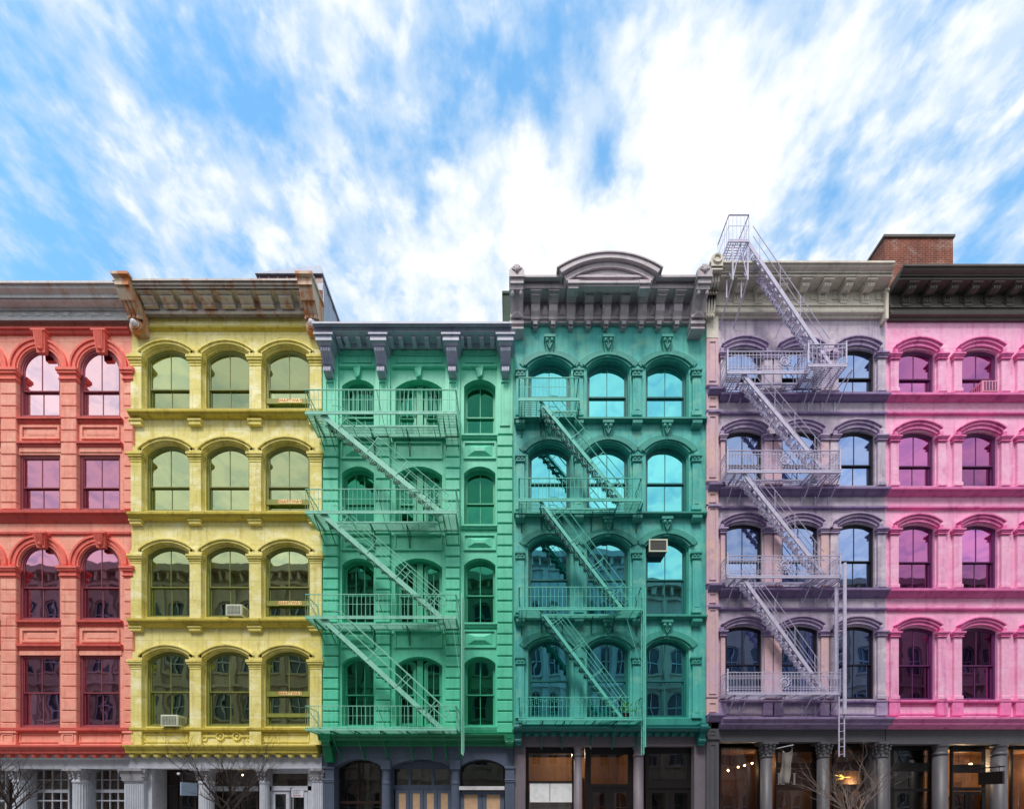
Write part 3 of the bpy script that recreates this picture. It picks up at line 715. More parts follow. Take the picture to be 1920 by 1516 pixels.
# ================================================================ B: yellow front
def build_yellow():
    x0, x1 = U(247), U(604); root = thing('row_house', ((x0+x1)/2, 0, .14), 'yellow painted marble row house with rusty cornice and shaftway signs, second from the left', 'building')
    cs = (315, 426.5, 538.5); hw = 44.5; edges = (247, 370.5, 482.5, 604)
    rows = [(650, 668, 766, 724, 592, 775), (830, 849, 958, 908, 775, 966), (1020, 1038, 1158, 1097, 966, 1167), (1217, 1235, 1363, 1295, 1167, 1396)]
    mb = MB(); ops = []
    for j, c in enumerate(cs):
        for ya, ys, yb, ym, ca, cb in rows:
            op = (U(c-hw), U(c+hw), Z(yb), Z(ys), Z(ya)-Z(ys)); cell(mb, U(edges[j]), U(edges[j+1]), Z(cb), Z(ca), op, 0, .3); ops.append((op, ym, j))
    mb.build('wall', 'yellow', root)
    shell(root, x0, x1, Z(540), 'brick', (Z(600), Z(800), Z(985), Z(1190), Z(1405)))
    mb = MB()
    for op, ym, j in ops: i2 = inset(op, .05); ring(mb, op, i2, .04, .20)
    mb.build('reveal_moulding', 'yellow_trim', root)
    for i, (op, ym, j) in enumerate(ops):
        o2 = inset(op, .05); r = i % 4
        w = window(root, o2, .11, M['yellow_dark'], G['B'], Z(ym), 1, (.55, 1, .5, .0)[r] if j < 2 else 0, fw=.09, sash=.045)
        if j == 2:
            w['label'] = 'shaftway window with a board nailed across it'
            yy = (751, 940, 1129.5, 1299)[r]; mb = MB(); zc = Z(yy, .1); mb.box(o2[0]+.02, o2[1]-.02, .08, .108, zc-.13, zc+.07)
            if r == 3: mb.box(o2[0]+.02, o2[1]-.02, .08, .108, Z(1338)-.1, Z(1338)+.05)
            mb.build('board', 'olive', w)
        if j == 0 and r == 3:
            mb = MB()
            for k in range(9): mb.prismy(.46, .48, [(o2[0]+.1+k*.15, o2[2]+.55), (o2[0]+.26+k*.15, o2[2]+.55), (o2[0]+.3+k*.14, Z(ym)), (o2[0]+.1+k*.14, Z(ym))])
            mb.build('curtain', 'curtain', w)
    # pilasters with capitals
    for k, (a, b) in enumerate(((245, 265), (355.5, 376.5), (467.5, 489.5), (581, 603))):
        mb = MB(); q = .11
        for ya, yb, in ((686, 766), (866, 958), (1056, 1158), (1254, 1363)): mb.P(a, b, ya, yb, q)
        for ya, yb in ((1370, 1395),): mb.P(a, b, ya, yb, q)
        for yt in (655, 836, 1026, 1221):       # shouldered block above each capital
            X0, X1 = U(a, -.09), U(b, -.09); zt = Z(yt, -.09); zb = Z(yt+14, -.09); xm = (X0+X1)/2
            mb.prismy(-.09, .01, [(X0-.03, zb), (X1+.03, zb), (X1+.03, zb+.16), (xm+.1, zt), (xm-.1, zt), (X0-.03, zb+.16)])
        mb.build('pilaster', 'yellow', root)
        mb = MB()
        for yt, yb in ((668, 686), (849, 866), (1040, 1056), (1237, 1254)): cap(mb, a, b, yt, yb, q, ((1, 0, .3), (.75, .3, .5), (.35, .5, .75), (.15, .75, 1)), .1)
        for yt, yb in ((785, 796), (973, 982), (1173, 1182)): cap(mb, a-1, b-1, yt, yb, .1, ((.6, 0, .4), (0.2, .4, 1)), .08)
        mb.build('capital', 'yellow_trim', root)
    for j, c in enumerate(cs):
        for ya, ys, yb, ym, ca, cb in rows:
            mb = MB(); XL, XR = U(c-hw), U(c+hw)
            arcband(mb, XL-.02, XR+.02, Z(ys)-.02, Z(ya)-Z(ys), .10, -.09, .01, 18, .05); arcband(mb, XL, XR, Z(ys), Z(ya)-Z(ys), .05, -.04, .01, 18, .0); arcband(mb, XL-.05, XR+.05, Z(ys)-.03, Z(ya)-Z(ys), .05, -.135, .01, 18, .15)
            mb.build('hood_mould', 'yellow_trim', root)
    X0, X1 = U(248), U(602)
    mb = MB()
    for ya in (766, 958, 1158): mb.run(X0, X1, [(.26, ya), (.26, ya+4), (.2, ya+7), (.18, ya+10), (.12, ya+14), (.06, ya+17)])
    mb.run(X0, X1, [(.15, 1363), (.15, 1367), (.08, 1371)]); mb.run(X0, X1, [(.12, 610), (.12, 613), (.07, 617), (.03, 620)])
    mb.run(X0, X1, [(.42, 1395.5), (.42, 1398), (.34, 1402), (.3, 1405), (.3, 1410), (.12, 1413)])
    mb.build('string_course', 'ledge_yellow', root)
    mb = MB(); x = X0+.1
    while x < X1-.2: mb.box(x, x+.17, -.24, .01, Z(1417, -.24), Z(1412.5, -.24)); mb.box(x+.04, x+.13, -.22, .01, Z(1419, -.22), Z(1417, -.22)+.001); x += .48
    mb.build('dentil_course', 'yellow_trim', root)
    mb = MB()
    for a, b in ((270, 353), (492, 580)): frame_panel(mb, U(a), U(b), Z(1391), Z(1374), 0, .05, .03)
    for x in (413, 444): mb.torus((U(x, -.03), -.03, Z(1379, -.03)), .15, .035, 20, 6); mb.ball((U(x, -.03), -.02, Z(1379)), .06, 8, (1, .5, 1))
    mb.box(U(385), U(405), -.04, .01, Z(1381), Z(1377)); mb.box(U(421), U(436), -.04, .01, Z(1381), Z(1377)); mb.box(U(452), U(466), -.04, .01, Z(1381), Z(1377))
    for x in (384, 468): mb.torus((U(x, -.02), -.02, Z(1375)), .09, .025, 12, 5); mb.torus((U(x, -.02), -.02, Z(1384)), .09, .025, 12, 5)
    mb.build('base_panel', 'yellow_trim', root)
    # cornice with blocky modillions
    mb = MB(); p = .75
    mb.run(X0, X1, [(.82, 522), (.82, 525.5), (.76, 526), (.76, 533), (.70, 535), (.70, 540), (.62, 541), (.62, 544), (.27, 566), (.20, 580), (.24, 583), (.22, 588), (.12, 590), (.1, 594), (.02, 595)])
    c = mb.build('cornice', 'rust', root)
    for k in range(9):
        xc = U(267.5+37*k, -.55)+.12; mb = MB(); w = .49
        pts = [(-.60, Z(544, -.6)), (-.60, Z(549, -.6)), (-.53, Z(551, -.53)), (-.54, Z(556, -.54)), (-.42, Z(566, -.42)), (-.36, Z(571, -.36)), (-.38, Z(573, -.38)), (-.3, Z(578, -.3)), (-.2, Z(581, -.2)), (.0, Z(581, -.2)), (.0, Z(544, -.6))]
        mb.prismx(xc-w/2, xc+w/2, pts); mb.box(xc-w/2-.03, xc+w/2+.03, -.64, 0, Z(547, -.62), Z(544.2, -.62)); mb.build('bracket', 'rust', c)
    for px in (230, 572.5):
        mb = MB(); xc = U(px, -.85); w = .52; p = .9
        pts = [(-p-.05, Z(515, -p)), (-p-.05, Z(520, -p)), (-p, Z(520.5, -p)), (-p, Z(533, -p)), (-.85, Z(534, -.85)), (-.80, Z(546, -.8)), (-.70, Z(562, -.7)), (-.64, Z(563, -.64)), (-.60, Z(568, -.6)), (-.47, Z(583, -.47)), (-.38, Z(592, -.38)), (-.40, Z(597, -.4)), (-.28, Z(600, -.28)), (-.28, Z(608, -.28)), (-.24, Z(622, -.24)), (-.12, Z(628, -.12)), (.02, Z(628, -.12)), (.02, Z(515, -p))]
        mb.prismx(xc-w/2, xc+w/2, pts)
        for i in range(3):
            a = xc-w/2+.05+i*.16; mb.prismx(a, a+.11, [(y-.035, z) for y, z in pts[7:12]]+[(y+.02, z) for y, z in reversed(pts[7:12])])
        mb.box(xc-w/2-.06, xc+w/2+.06, -p-.1, .02, Z(515, -p)-.08, Z(515, -p)+.02)
        zb = Z(612, -.28); mb.tube((xc, -.2, zb), (xc, -.34, zb), .24, 18); mb.tube((xc, -.33, zb), (xc, -.38, zb), .19, 18); ec = mb.build('end_console', 'rust_heavy', c)
        mb = MB(); mb.ball((xc, -.38, zb), .13, 12); mb.build('rosette', 'sign_white', c)
    # shop floor
    mb = MB(); mb.box(X0, U(605)-.01, .0, .5, Z(1440), Z(1413)); mb.box(U(245), U(605)-.01, -.06, .0, Z(1440)+.001, Z(1419)); mb.build('shop_beam', 'shop_grey', root)
    column(root, 251, 36, 1440, 1463, -.06, 'shop_grey', sq=True); column(root, 595, 20, 1440, 1462, -.06, 'shop_grey', sq=True)
    for x, w in ((378, 25), (491, 17)): column(root, x, w, 1440, 1462, -.02, 'shop_grey', .07)
    mb = MB(); mb.box(U(270, .1), U(285, .1), .1, .8, .14, Z(1440, .1)); mb.build('pilaster', 'shop_grey', root)
    shopwin(root, 287, 368, 1440, .8, M['brown_paint'], [(306, .06, 1440, None), (332, .03, 1440, None)], [(1470, .05)])
    shopwin(root, 394, 484, 1440, .7, M['brown_paint'], [(430, .06, 1485, None), (448, .06, 1485, None)], [], .3)
    mb = MB(); mb.box(U(394, .66), U(484, .66), .66, .72, Z(1482, .66), Z(1473, .66)); mb.build('transom_bar', 'shop_grey', root)
    mb = MB(); y = .3; mb.box(U(504, y), U(584, y), y, y+.12, Z(1481, y), Z(1472.5, y)); mb.box(U(500, y), U(509, y), y, y+.12, .14, Z(1440, y)); mb.box(U(577, y), U(586, y), y, y+.12, .14, Z(1440, y)); mb.box(U(509, y), U(577, y), y, y+.12, Z(1449, y), Z(1440, y))
    f = mb.build('door_frame', 'shop_grey', root); panes(f, U(509, y), U(577, y), Z(1473, y), Z(1448, y), y+.06, G['shop'])
    door(root, 509, 577, 1482, .34, M['shop_grey'], 2, fw=.14)
    shop_room(root, x0+.3, x1-.3, 'room')
build_yellow()

# ================================================================ C: green front
def build_green():
    x0, x1 = U(604), U(963); root = thing('row_house', ((x0+x1)/2, 0, .14), 'jade green iron row house with big slate scroll brackets, third from the left', 'building')
    bays = ((635, 705, 641, 701), (735, 837, 741, 829), (865, 934, 870, 929))
    rows = [(711, 724, 812, 771, 690, 816), (874, 887, 982, 935, 816, 987), (1046, 1059, 1166, 1110, 987, 1170), (1230, 1243, 1360, 1299, 1170, 1373)]
    mb = MB(); ops = []; edges = (604, 718, 847, 963)
    for j, (e0, e1, a, b) in enumerate(bays):
        for ya, ys, yb, ym, ca, cb in rows:
            op = (U(a), U(b), Z(yb), Z(ys+(4 if j == 1 else 0)), Z(ya)-Z(ys+(4 if j == 1 else 0))); cell(mb, U(edges[j]), U(edges[j+1]), Z(cb), Z(ca), op, 0, .42, 16); ops.append((op, ym, j))
    mb.box(x0, x1, .0, .3, Z(690)+.001, Z(606)); mb.build('wall', 'green', root)
    shell(root, x0, x1, Z(625), 'brick_green', (Z(650), Z(830), Z(1000), Z(1190), Z(1398)), zr=Z(640))
    for i, (op, ym, j) in enumerate(ops):
        r = i % 4; gm = G['C']
        if j == 1:
            xm = (op[0]+op[1])/2; g = .14; hw = (op[1]-op[0])/2; sp = op[4]
            for s in (0, 1):
                a, b = (op[0], xm-g) if s == 0 else (xm+g, op[1])
                window(root, (a+.02, b-.02, op[2]+.03, op[3]+sp*.45, sp*.4), .28, M['green_win'], gm, Z(ym), 1, .5 if r == 1 and s else 0, fw=.09)
            mb = MB(); mb.box(xm-g+.02, xm+g-.02, .22, .44, op[2], op[3]+sp*.9); ring(mb, op, inset(op, .05), .22, .46, 16)
            for s in (-1, 1): mb.prismy(.27, .46, [(xm, op[3]+sp), (xm+s*hw*.5, op[3]+sp*.9), (xm+s*hw, op[3]), (xm+s*hw, op[3]+sp*1.2), (xm, op[3]+sp*1.2)])
            mb.build('window_surround', 'green_win', root)
        else:
            window(root, inset(op, .01), .24, M['green_win'], gm, Z(ym), 2 if j == 0 else 1, (0, .45, 0, .6)[(i+j) % 4], fw=.055, sash=.045, lowmunt=(2 if j == 0 else 1))
            mb = MB(); ring(mb, op, inset(op, .025), .19, .40, 16); mb.build('window_surround', 'green_win', root)
    # window guards of upright bars
    for r in (0,):
        for a, b in ((655, 698), (748, 782), (792, 826)):
            mb = MB(); X0, X1 = U(a, .21), U(b, .21); n = max(3, int((X1-X0)/.16)); zb, zt = Z(771, .21), Z(728, .21)
            for k in range(n+1): mb.box(X0+(X1-X0)*k/n-.01, X0+(X1-X0)*k/n+.01, .20, .22, zb, zt)
            mb.box(X0-.02, X1+.02, .195, .225, zb-.05, zb); mb.build('window_guard', 'green', root)
    q = .12
    for a, b in ((605, 634), (704, 731), (835, 862), (932, 961)):
        mb = MB(); mb.P(a, b, 625, 812, .08)
        frame_panel(mb, U(a+5, -.08), U(b-5, -.08), Z(799, -.08), Z(715, -.08), -.08, .05, .035); mb.build('pilaster', 'green', root)
        mb = MB(); mb.P(a+1, b-1, 812, 1361, .04); y = 816; st = 20.7
        while y < 1358: mb.bev(U(a, -q), U(b, -q), -q, .01, Z(y+st, -q)+.05, Z(y, -q), .02); y += st
        mb.build('rusticated_pier', 'green', root)
    for e0, e1, a, b in bays:
        for ya, ys, yb, ym, ca, cb in rows:
            mb = MB(); mb.run(U(e0), U(e1), [(.12, yb), (.12, yb+3), (.08, yb+5), (.06, yb+9)]); mb.build('sill', 'green', root)
        for ya, yb in ((829, 861), (1002, 1032), (1181, 1214)):
            mb = MB(); xa, xb, zb, za = U(a), U(b), Z(yb), Z(ya); frame_panel(mb, xa-.02, xb+.02, zb, za, 0, .06, .05)
            if b-a < 80: mb.pyr(xa+.12, xb-.12, zb+.12, za-.12, 0, -.09, .30, .34)
            mb.build('panel', 'green', root)
        # frieze panel, string and keystone
        mb = MB(); mb.run(U(e0+2), U(e1-2), [(.10, 683), (.10, 686), (.05, 690)]); mb.run(U(e0+2), U(e1-2), [(.08, 656), (.05, 661), (.03, 664)]); frame_panel(mb, U(e0+8), U(e1-8), Z(681), Z(666), 0, .04, .03); mb.build('frieze_panel', 'green', root)
        mb = MB(); xm = (U(a)+U(b))/2; w = .15; zt, zb = Z(691), Z(709)
        mb.add([(xm-w-.03, -.06, zt), (xm+w, -.12, zt), (xm+w, .01, zt), (xm-w-.03, .01, zt), (xm-w+.07, -.05, zb), (xm+w-.06, -.12, zb), (xm+w-.06, .01, zb), (xm-w+.07, .01, zb)], [(0, 4, 5, 1), (1, 5, 6, 2), (3, 7, 4, 0), (4, 7, 6, 5), (0, 1, 2, 3)])
        mb.build('keystone', 'green', root)
    X0, X1 = x0+.01, x1-.01
    mb = MB(); mb.run(X0, X1, [(.1, 1361), (.1, 1366), (.04, 1373)]); mb.build('sill_band', 'green', root)
    mb = MB(); mb.run(X0, X1, [(.45, 1374), (.45, 1377), (.38, 1380), (.36, 1384), (.3, 1387), (.12, 1389), (.1, 1395), (.02, 1398)]); c2 = mb.build('shop_cornice', 'green_dark', root)
    for px, yb in ((612, 1428), (955, 1400)):
        mb = MB(); xc = U(px, -.4); mb.box(xc-.19, xc+.19, -.5, .02, Z(1388, -.5), Z(1376, -.5)); mb.cyl_x(xc-.16, xc+.16, -.36, Z(1391, -.36), .15)
        mb.prismx(xc-.16, xc+.16, [(-.42, Z(1390, -.4)), (-.38, Z(1400, -.38)), (-.24, Z(yb-8, -.24)), (-.22, Z(yb, -.2)), (.02, Z(yb, -.2)), (.02, Z(1390, -.2))]); mb.torus((xc, -.5, Z(1385, -.5)), .07, .02, 10, 4)
        mb.build('end_console', 'green_dark', c2)
    # slate cornice
    mb = MB(); mb.run(U(603), U(958.5, -.75)+.02, [(.78, 602.5), (.78, 606), (.73, 607.5), (.71, 611), (.70, 612), (.64, 613), (.64, 616), (.60, 618), (.60, 621), (.55, 624.5), (.20, 644), (.20, 648), (.14, 650), (.10, 654), (.02, 657)])
    c = mb.build('cornice', 'slate', root)
    for px in (614, 713, 845, 944):
        mb = MB(); p = .62; xc = U(px+4, -.1); w = .40; zt = Z(625, -p)
        mb.box(xc-w/2-.17, xc+w/2+.17, -p-.05, .0, zt-.07, zt-.002); mb.box(xc-w/2-.11, xc+w/2+.11, -p, .0, zt-.25, zt-.07); mb.prismx(xc-w/2-.06, xc+w/2+.06, [(-p+.04, zt-.25), (-p+.12, zt-.33), (0, zt-.33), (0, zt-.25)])
        z1 = zt-.33; z0 = Z(707, -.15); h = z1-z0
        out = [(.44, 1), (.48, .92), (.45, .80), (.34, .66), (.22, .54), (.19, .50), (.32, .46), (.37, .40), (.30, .35), (.18, .33), (.30, .28), (.34, .18), (.28, .08), (.16, .02), (.1, 0)]
        pts = [(-y, z0+h*t) for y, t in out]; ip = .0
        mb.prismx(xc-w/2, xc+w/2, pts[:10]+[(.02, pts[9][1]), (.02, pts[0][1])]); mb.prismx(xc-w/2+.05, xc+w/2-.05, pts[9:]+[(.02, pts[-1][1]), (.02, pts[9][1]+.001)])
        for i in range(4): a = xc-w/2+.015+i*.1; mb.prismx(a, a+.07, [(y-.035, z) for y, z in pts[1:9]]+[(y+.03, z) for y, z in reversed(pts[1:9])])
        for i in range(10): mb.ball((xc-.12+.06*(i % 5), -.33+.02*(i // 5), z0+h*(.10+.12*(i // 5))), .05, 6, (.7, .8, 1.7))
        mb.build('bracket', 'slate', c)
    for px in (636, 650, 672, 691, 733, 751, 776, 800, 823, 866, 880, 903, 923):
        mb = MB(); xc = U(px, -.4); w = .17; zt = Z(626, -.45)
        mb.box(xc-w/2-.04, xc+w/2+.04, -.52, -.19, zt-.06, zt); mb.prismx(xc-w/2, xc+w/2, [(-.47, zt-.06), (-.47, zt-.19), (-.42, zt-.21), (-.32, zt-.25), (-.19, zt-.27), (-.19, zt-.06)]); mb.build('modillion', 'slate', c)
    # shop floor
    mb = MB(); sh = [(628, 716), (730, 846), (861, 947)]; ed = (604, 723, 853.5, 963)
    for (a, b), e0, e1 in zip(sh, ed, ed[1:]):
        op = (U(a), U(b), .16, Z(1437), Z(1422)-Z(1437)); cell(mb, U(e0), U(e1), .14, Z(1398), op, 0, .45, 16)
    mb.build('shop_front', 'shop_blue', root)
    for px, w in ((723, 14), (853.5, 15)):
        column(root, px, w, 1436, 1463, -.12, 'shop_blue', .05, plain_cap=True)
        mb = MB(); mb.box(U(px-w/2-2, -.14), U(px+w/2+2, -.14), -.16, .0, Z(1441, -.14), Z(1425, -.14)); mb.build('impost_block', 'shop_blue', root)
    for px, w in ((616, 20), (956, 17)): column(root, px, w, 1436, 1463, -.08, 'shop_blue', sq=True, plain_cap=True)
    w = shopwin(root, 634, 716, 1426, .4, M['brown_paint'], [(672, .04, 1426, None)], [(1503, .12)], .2)
    w = shopwin(root, 735, 846, 1426, .45, M['shop_blue'], [(768, .12, 1426, None), (812, .12, 1426, None)], [(1436, .2), (1475, .2)], .2)
    door(root, 741, 846, 1480, .40, M['shop_blue'], 4, fw=.13, pmat=M['paper'])
    w = shopwin(root, 862, 947, 1424, .45, M['brown_paint'], [], [(1476, .1)], .2)
    mb = MB(); mb.box(U(861), U(946), -.05, .05, Z(1480), Z(1473)); mb.build('white_rail', 'white_sill', root)
    door(root, 862, 946, 1483, .15, M['shop_blue'], 2, fw=.17, pmat=M['paper'])
    shop_room(root, x0+.3, x1-.3, 'room')
build_green()

# ================================================================ D: teal front
def build_teal():
    x0, x1 = U(963.5), U(1323); root = thing('row_house', ((x0+x1)/2, 0, .14), 'turquoise row house with a curved pediment on its taupe cornice, third from the right', 'building')
    cs = (1030.5, 1140.5, 1251); hw = 40.5; edges = (963.5, 1085.5, 1196, 1323)
    rows = [(672, 691, 781, 734, 610, 785), (830, 850, 958, 898, 785, 962), (1005, 1025, 1151, 1081, 962, 1156), (1196, 1216, 1345, 1273, 1156, 1362)]
    mb = MB(); ops = []
    for j, c in enumerate(cs):
        for ya, ys, yb, ym, ca, cb in rows:
            op = (U(c-hw), U(c+hw), Z(yb), Z(ys), Z(ya)-Z(ys)); cell(mb, U(edges[j]), U(edges[j+1]), Z(cb), Z(ca), op, 0, .34); ops.append((op, ym, j, ya))
    mb.build('wall', 'teal', root)
    shell(root, x0, x1, Z(560), 'brick_green', (Z(620), Z(800), Z(985), Z(1180), Z(1395)), zr=Z(620))
    for i, (op, ym, j, ya) in enumerate(ops):
        r = i % 4; w = window(root, inset(op, .04), .20, M['teal_win'], G['D'], Z(ym), 1, (.0, .5, .0, .4)[(i+j) % 4] if (j, r) != (2, 2) else 0, fw=.07, sash=.05)
        mb = MB(); ring(mb, op, inset(op, .05), .09, .34); mb.build('reveal_moulding', 'teal_trim', root)
        c = cs[j]; yt, yb = ((629, 665), (789, 824), (969, 1002), (1162, 1195))[r]
        xl, xr, zb, zs, rise = op
        mb = MB(); arcband(mb, xl-.04, xr+.04, zs-.03, rise, .09, -.10, .01, 18, .09); arcband(mb, xl, xr, zs, rise, .10, -.05, .01, 18, 0); arcband(mb, xl-.08, xr+.08, zs-.05, rise, .22, -.035, .01, 18, .14)
        mb.build('hood_mould', 'teal_trim', root)
        p = .14; xm = U(c, -p); zt, z2 = Z(yt, -p), Z(yb, -p); mb = MB()
        mb.box(xm-.22, xm+.22, -p-.06, .01, zt-.1, zt)
        mb.add([(xm-.19, -p-.02, zt-.1), (xm+.19, -p-.02, zt-.1), (xm+.19, .01, zt-.1), (xm-.19, .01, zt-.1), (xm-.10, -p+.08, z2), (xm+.10, -p+.08, z2), (xm+.10, .01, z2), (xm-.10, .01, z2)], [(0, 4, 5, 1), (1, 5, 6, 2), (3, 7, 4, 0), (4, 7, 6, 5)])
        for s in (-1, 1): mb.ball((xm+s*.10, -p-.03, zt-.2), .075, 8, (1, .7, 1)); mb.ball((xm+s*.05, -p+.05, z2+.1), .03, 6)
        mb.tube((xm-.1, -p-.02, zt-.3), (xm, -p, zt-.5), .025, 5); mb.tube((xm+.1, -p-.02, zt-.3), (xm, -p, zt-.5), .025, 5)
        mb.build('keystone', 'teal_trim', root)
    for k, (a, b) in enumerate(((968, 983), (1078, 1093), (1187, 1203), (1299, 1315))):
        q = .10
        for (yt, yb), (ct, cb) in zip(((704, 777), (864, 954), (1046, 1147), (1244, 1345)), ((690, 704), (851, 864), (1033, 1046), (1230, 1244))):
            mb = MB(); mb.P(a, b, yt, yb, q)
            mb.P(a+4, b-4, yt+5, yb-10, q+.015); mb.P(a-1.5, b+1.5, yb-8, yb, q+.03, 0)
            pl = mb.build('pilaster', 'teal', root)
            mb = MB(); mb.P(a-1, b+1, ct+3, cb, q+.03); mb.P(a-2.5, b+2.5, ct, ct+3, q+.07); mb.P(a-1.5, b+1.5, cb-2.5, cb-.3, q+.05)
            for s in (0, 1): mb.P(a+2+s*7, a+6+s*7, ct+5.5, cb-5, q+.06)
            mb.build('capital', 'teal_trim', pl)
        for ya in (789, 966, 1160):
            mb = MB(); X0, X1 = U(a-1, -.15), U(b+1, -.15); mb.prismx(X0, X1, [(-.2, Z(ya, -.15)), (-.2, Z(ya+5, -.15)), (-.15, Z(ya+9, -.15)), (-.06, Z(ya+11, -.15)), (.01, Z(ya+11, -.15)), (.01, Z(ya, -.15))]); mb.build('sill_bracket', 'teal_trim', root)
    X0, X1 = x0+.01, x1-.01
    for ya in (781, 958, 1151.5):
        mb = MB(); mb.run(X0, X1, [(.2, ya), (.2, ya+3), (.15, ya+4.5), (.13, ya+7)]); mb.build('sill_band', 'teal_trim', root)
    mb = MB(); mb.run(X0, X1, [(.06, 1346), (.06, 1358), (.03, 1361)]); mb.build('sill_band', 'teal_trim', root)
    mb = MB(); mb.run(X0, X1, [(.42, 1361), (.42, 1364), (.34, 1367), (.30, 1370), (.12, 1372), (.10, 1377)]); c2 = mb.build('shop_cornice', 'teal_dark', root)
    mb = MB(); x = X0+.1
    while x < X1-.2: mb.prismx(x, x+.17, [(-.26, Z(1371.5, -.26)), (-.24, Z(1376, -.26)), (-.14, Z(1379, -.2)), (.01, Z(1379, -.2)), (.01, Z(1371.5, -.26))]); x += .34
    mb.box(X0, X1, -.2, .005, Z(1372.6, -.2), Z(1371.2, -.2)); mb.build('dentil_course', 'teal_dark', c2)
    for px in (971, 1319.5):
        mb = MB(); xc = U(px, -.4); mb.box(xc-.13, xc+.13, -.46, .02, Z(1360, -.46), Z(1354, -.46)); mb.cyl_x(xc-.15, xc+.15, -.34, Z(1363, -.34), .16)
        mb.prismx(xc-.12, xc+.12, [(-.36, Z(1364, -.36)), (-.34, Z(1376, -.34)), (-.28, Z(1384, -.28)), (.02, Z(1384, -.2)), (.02, Z(1362, -.2))]); mb.cyl_x(xc-.14, xc+.14, -.2, Z(1388, -.2), .11); mb.box(xc-.13, xc+.13, -.24, .02, Z(1396, -.24), Z(1392, -.24))
        mb.build('end_console', 'teal_dark', c2)
    # taupe cornice with pediment
    xa, xb = U(976, -.6), U(1306, -.6)
    mb = MB(); mb.run(xa, xb, [(.85, 515), (.85, 519), (.78, 522), (.74, 525), (.74, 527), (.66, 528), (.66, 540), (.60, 541.5), (.16, 568.5), (.14, 592), (.18, 594), (.18, 597), (.12, 600), (.12, 605), (.08, 607), (.02, 610)])
    c = mb.build('cornice', 'taupe', root)
    for k in range(9):
        px = 1005+34*k; xc = U(px, -.6); w = .33; mb = MB()
        prof = [(.60, 542), (.60, 545), (.55, 547), (.55, 553), (.48, 556), (.36, 567), (.33, 569), (.36, 571), (.33, 582), (.25, 592), (.25, 598), (.22, 600), (.24, 601), (.24, 607), (.16, 609), (.16, 614), (.10, 617)]
        pts = [(-p, Z(y, -p)) for p, y in prof]; mb.prismx(xc-w/2, xc+w/2, pts[:-4]+[(.0, pts[-5][1]), (.0, pts[0][1])])
        mb.prismx(xc-w/4, xc+w/4, pts[-5:]+[(.0, pts[-1][1]), (.0, pts[-5][1]+.001)]); mb.box(xc-w/2-.05, xc+w/2+.05, -.64, -.0, Z(544, -.64), Z(541.8, -.64)); mb.build('modillion', 'taupe', c)
        if k < 9:
            mb = MB(); x2 = U(px-17, -.16); 
            mb.pyr(x2-.16, x2+.16, Z(590, -.16), Z(567, -.16), -.155, -.24, .48, .48); mb.build('pyramid_panel', 'taupe', c)
    mb = MB(); x2 = U(1294, -.16); mb.pyr(x2-.16, x2+.16, Z(590, -.16), Z(567, -.16), -.155, -.24, .48, .48); mb.build('pyramid_panel', 'taupe', c)
    for px in (969, 1317):
        mb = MB(); xc = U(px, -.75); w = .5
        prof = [(.92, 520), (.92, 530), (.86, 534), (.84, 542), (.76, 545), (.70, 550), (.46, 580), (.34, 597), (.34, 600)]
        pts = [(-p, Z(y, -p)) for p, y in prof]; mb.prismx(xc-w/2, xc+w/2, pts+[(0, pts[-1][1]), (0, pts[0][1])])
        for s in (-1, 1): a = xc+s*.16; mb.prismx(a-.07, a+.07, [(y-.05, z) for y, z in pts[5:8]]+[(y+.03, z) for y, z in reversed(pts[5:8])]); mb.ball((a, -.76, Z(549, -.76)), .08, 8, (1, 1, 1.4))
        mb.pyr(xc-w/2, xc+w/2, Z(601, -.3), Z(589, -.3), -.40, -.50, .48, .48)
        mb.box(xc-w/2-.03, xc+w/2+.03, -.40, .0, Z(606, -.4), Z(601, -.4)); mb.box(xc-w/2, xc+w/2, -.34, .0, Z(614, -.3), Z(606, -.34)+.001); mb.box(xc-w/2-.02, xc+w/2+.02, -.38, .0, Z(618, -.34), Z(615, -.34))
        zt = Z(520, -.9); h = Z(498, -.9)-zt; oul = [(-.30, 0), (.30, 0), (.32, h*.5), (.22, h*.75), (.12, h*.85), (.1, h), (-.1, h), (-.12, h*.85), (-.22, h*.75), (-.32, h*.5)]
        mb.prismy(-.95, -.55, [(xc+a*.9, zt+b) for a, b in oul])
        for t in range(5): mb.tube((xc, -.97, zt+h*.4), (xc+.2*math.cos(.5+t*.55), -.96, zt+h*.4+.2*math.sin(.5+t*.55)), .035, 5, .02)
        mb.ball((xc, -.97, zt+h*.4), .07, 8); mb.box(xc-w/2-.04, xc+w/2+.04, -.98, .02, zt-.06, zt); mb.build('end_console', 'taupe', c)
    # pediment: curved hood standing over the middle of the cornice
    p = .95; xl, xr = U(1074, -p), U(1212, -p); zs = Z(527, -p); rise = Z(504, -p)-zs
    mb = MB(); n = 24
    arcband(mb, xl-.05, xr+.05, zs, rise, .16, -.80, -.1, n, 0); arcband(mb, xl-.12, xr+.12, zs-.02, rise+.02, .18, -.88, -.1, n, .17); arcband(mb, xl-.22, xr+.22, zs-.03, rise+.03, .16, -1.0, -.1, n, .36); arcband(mb, xl-.3, xr+.3, zs-.04, rise+.04, .05, -1.04, -.1, n, .52)
    pd = mb.build('pediment', 'taupe', c)
    mb = MB(); s = [(x, z) for x, z in shape(xl-.3, xr+.3, zs-.3, zs, rise+.1, 24)]; mb.prismy(-.16, -.12, s); mb.build('tympanum', 'taupe', pd)
    mb = MB(); mb.box(U(1069, -.9), U(1216, -.9), -.88, -.66, Z(530, -.88), Z(525.5, -.88)); mb.box(U(1071, -.9), U(1214, -.9), -.83, -.66, Z(536, -.83), Z(530, -.83)); 
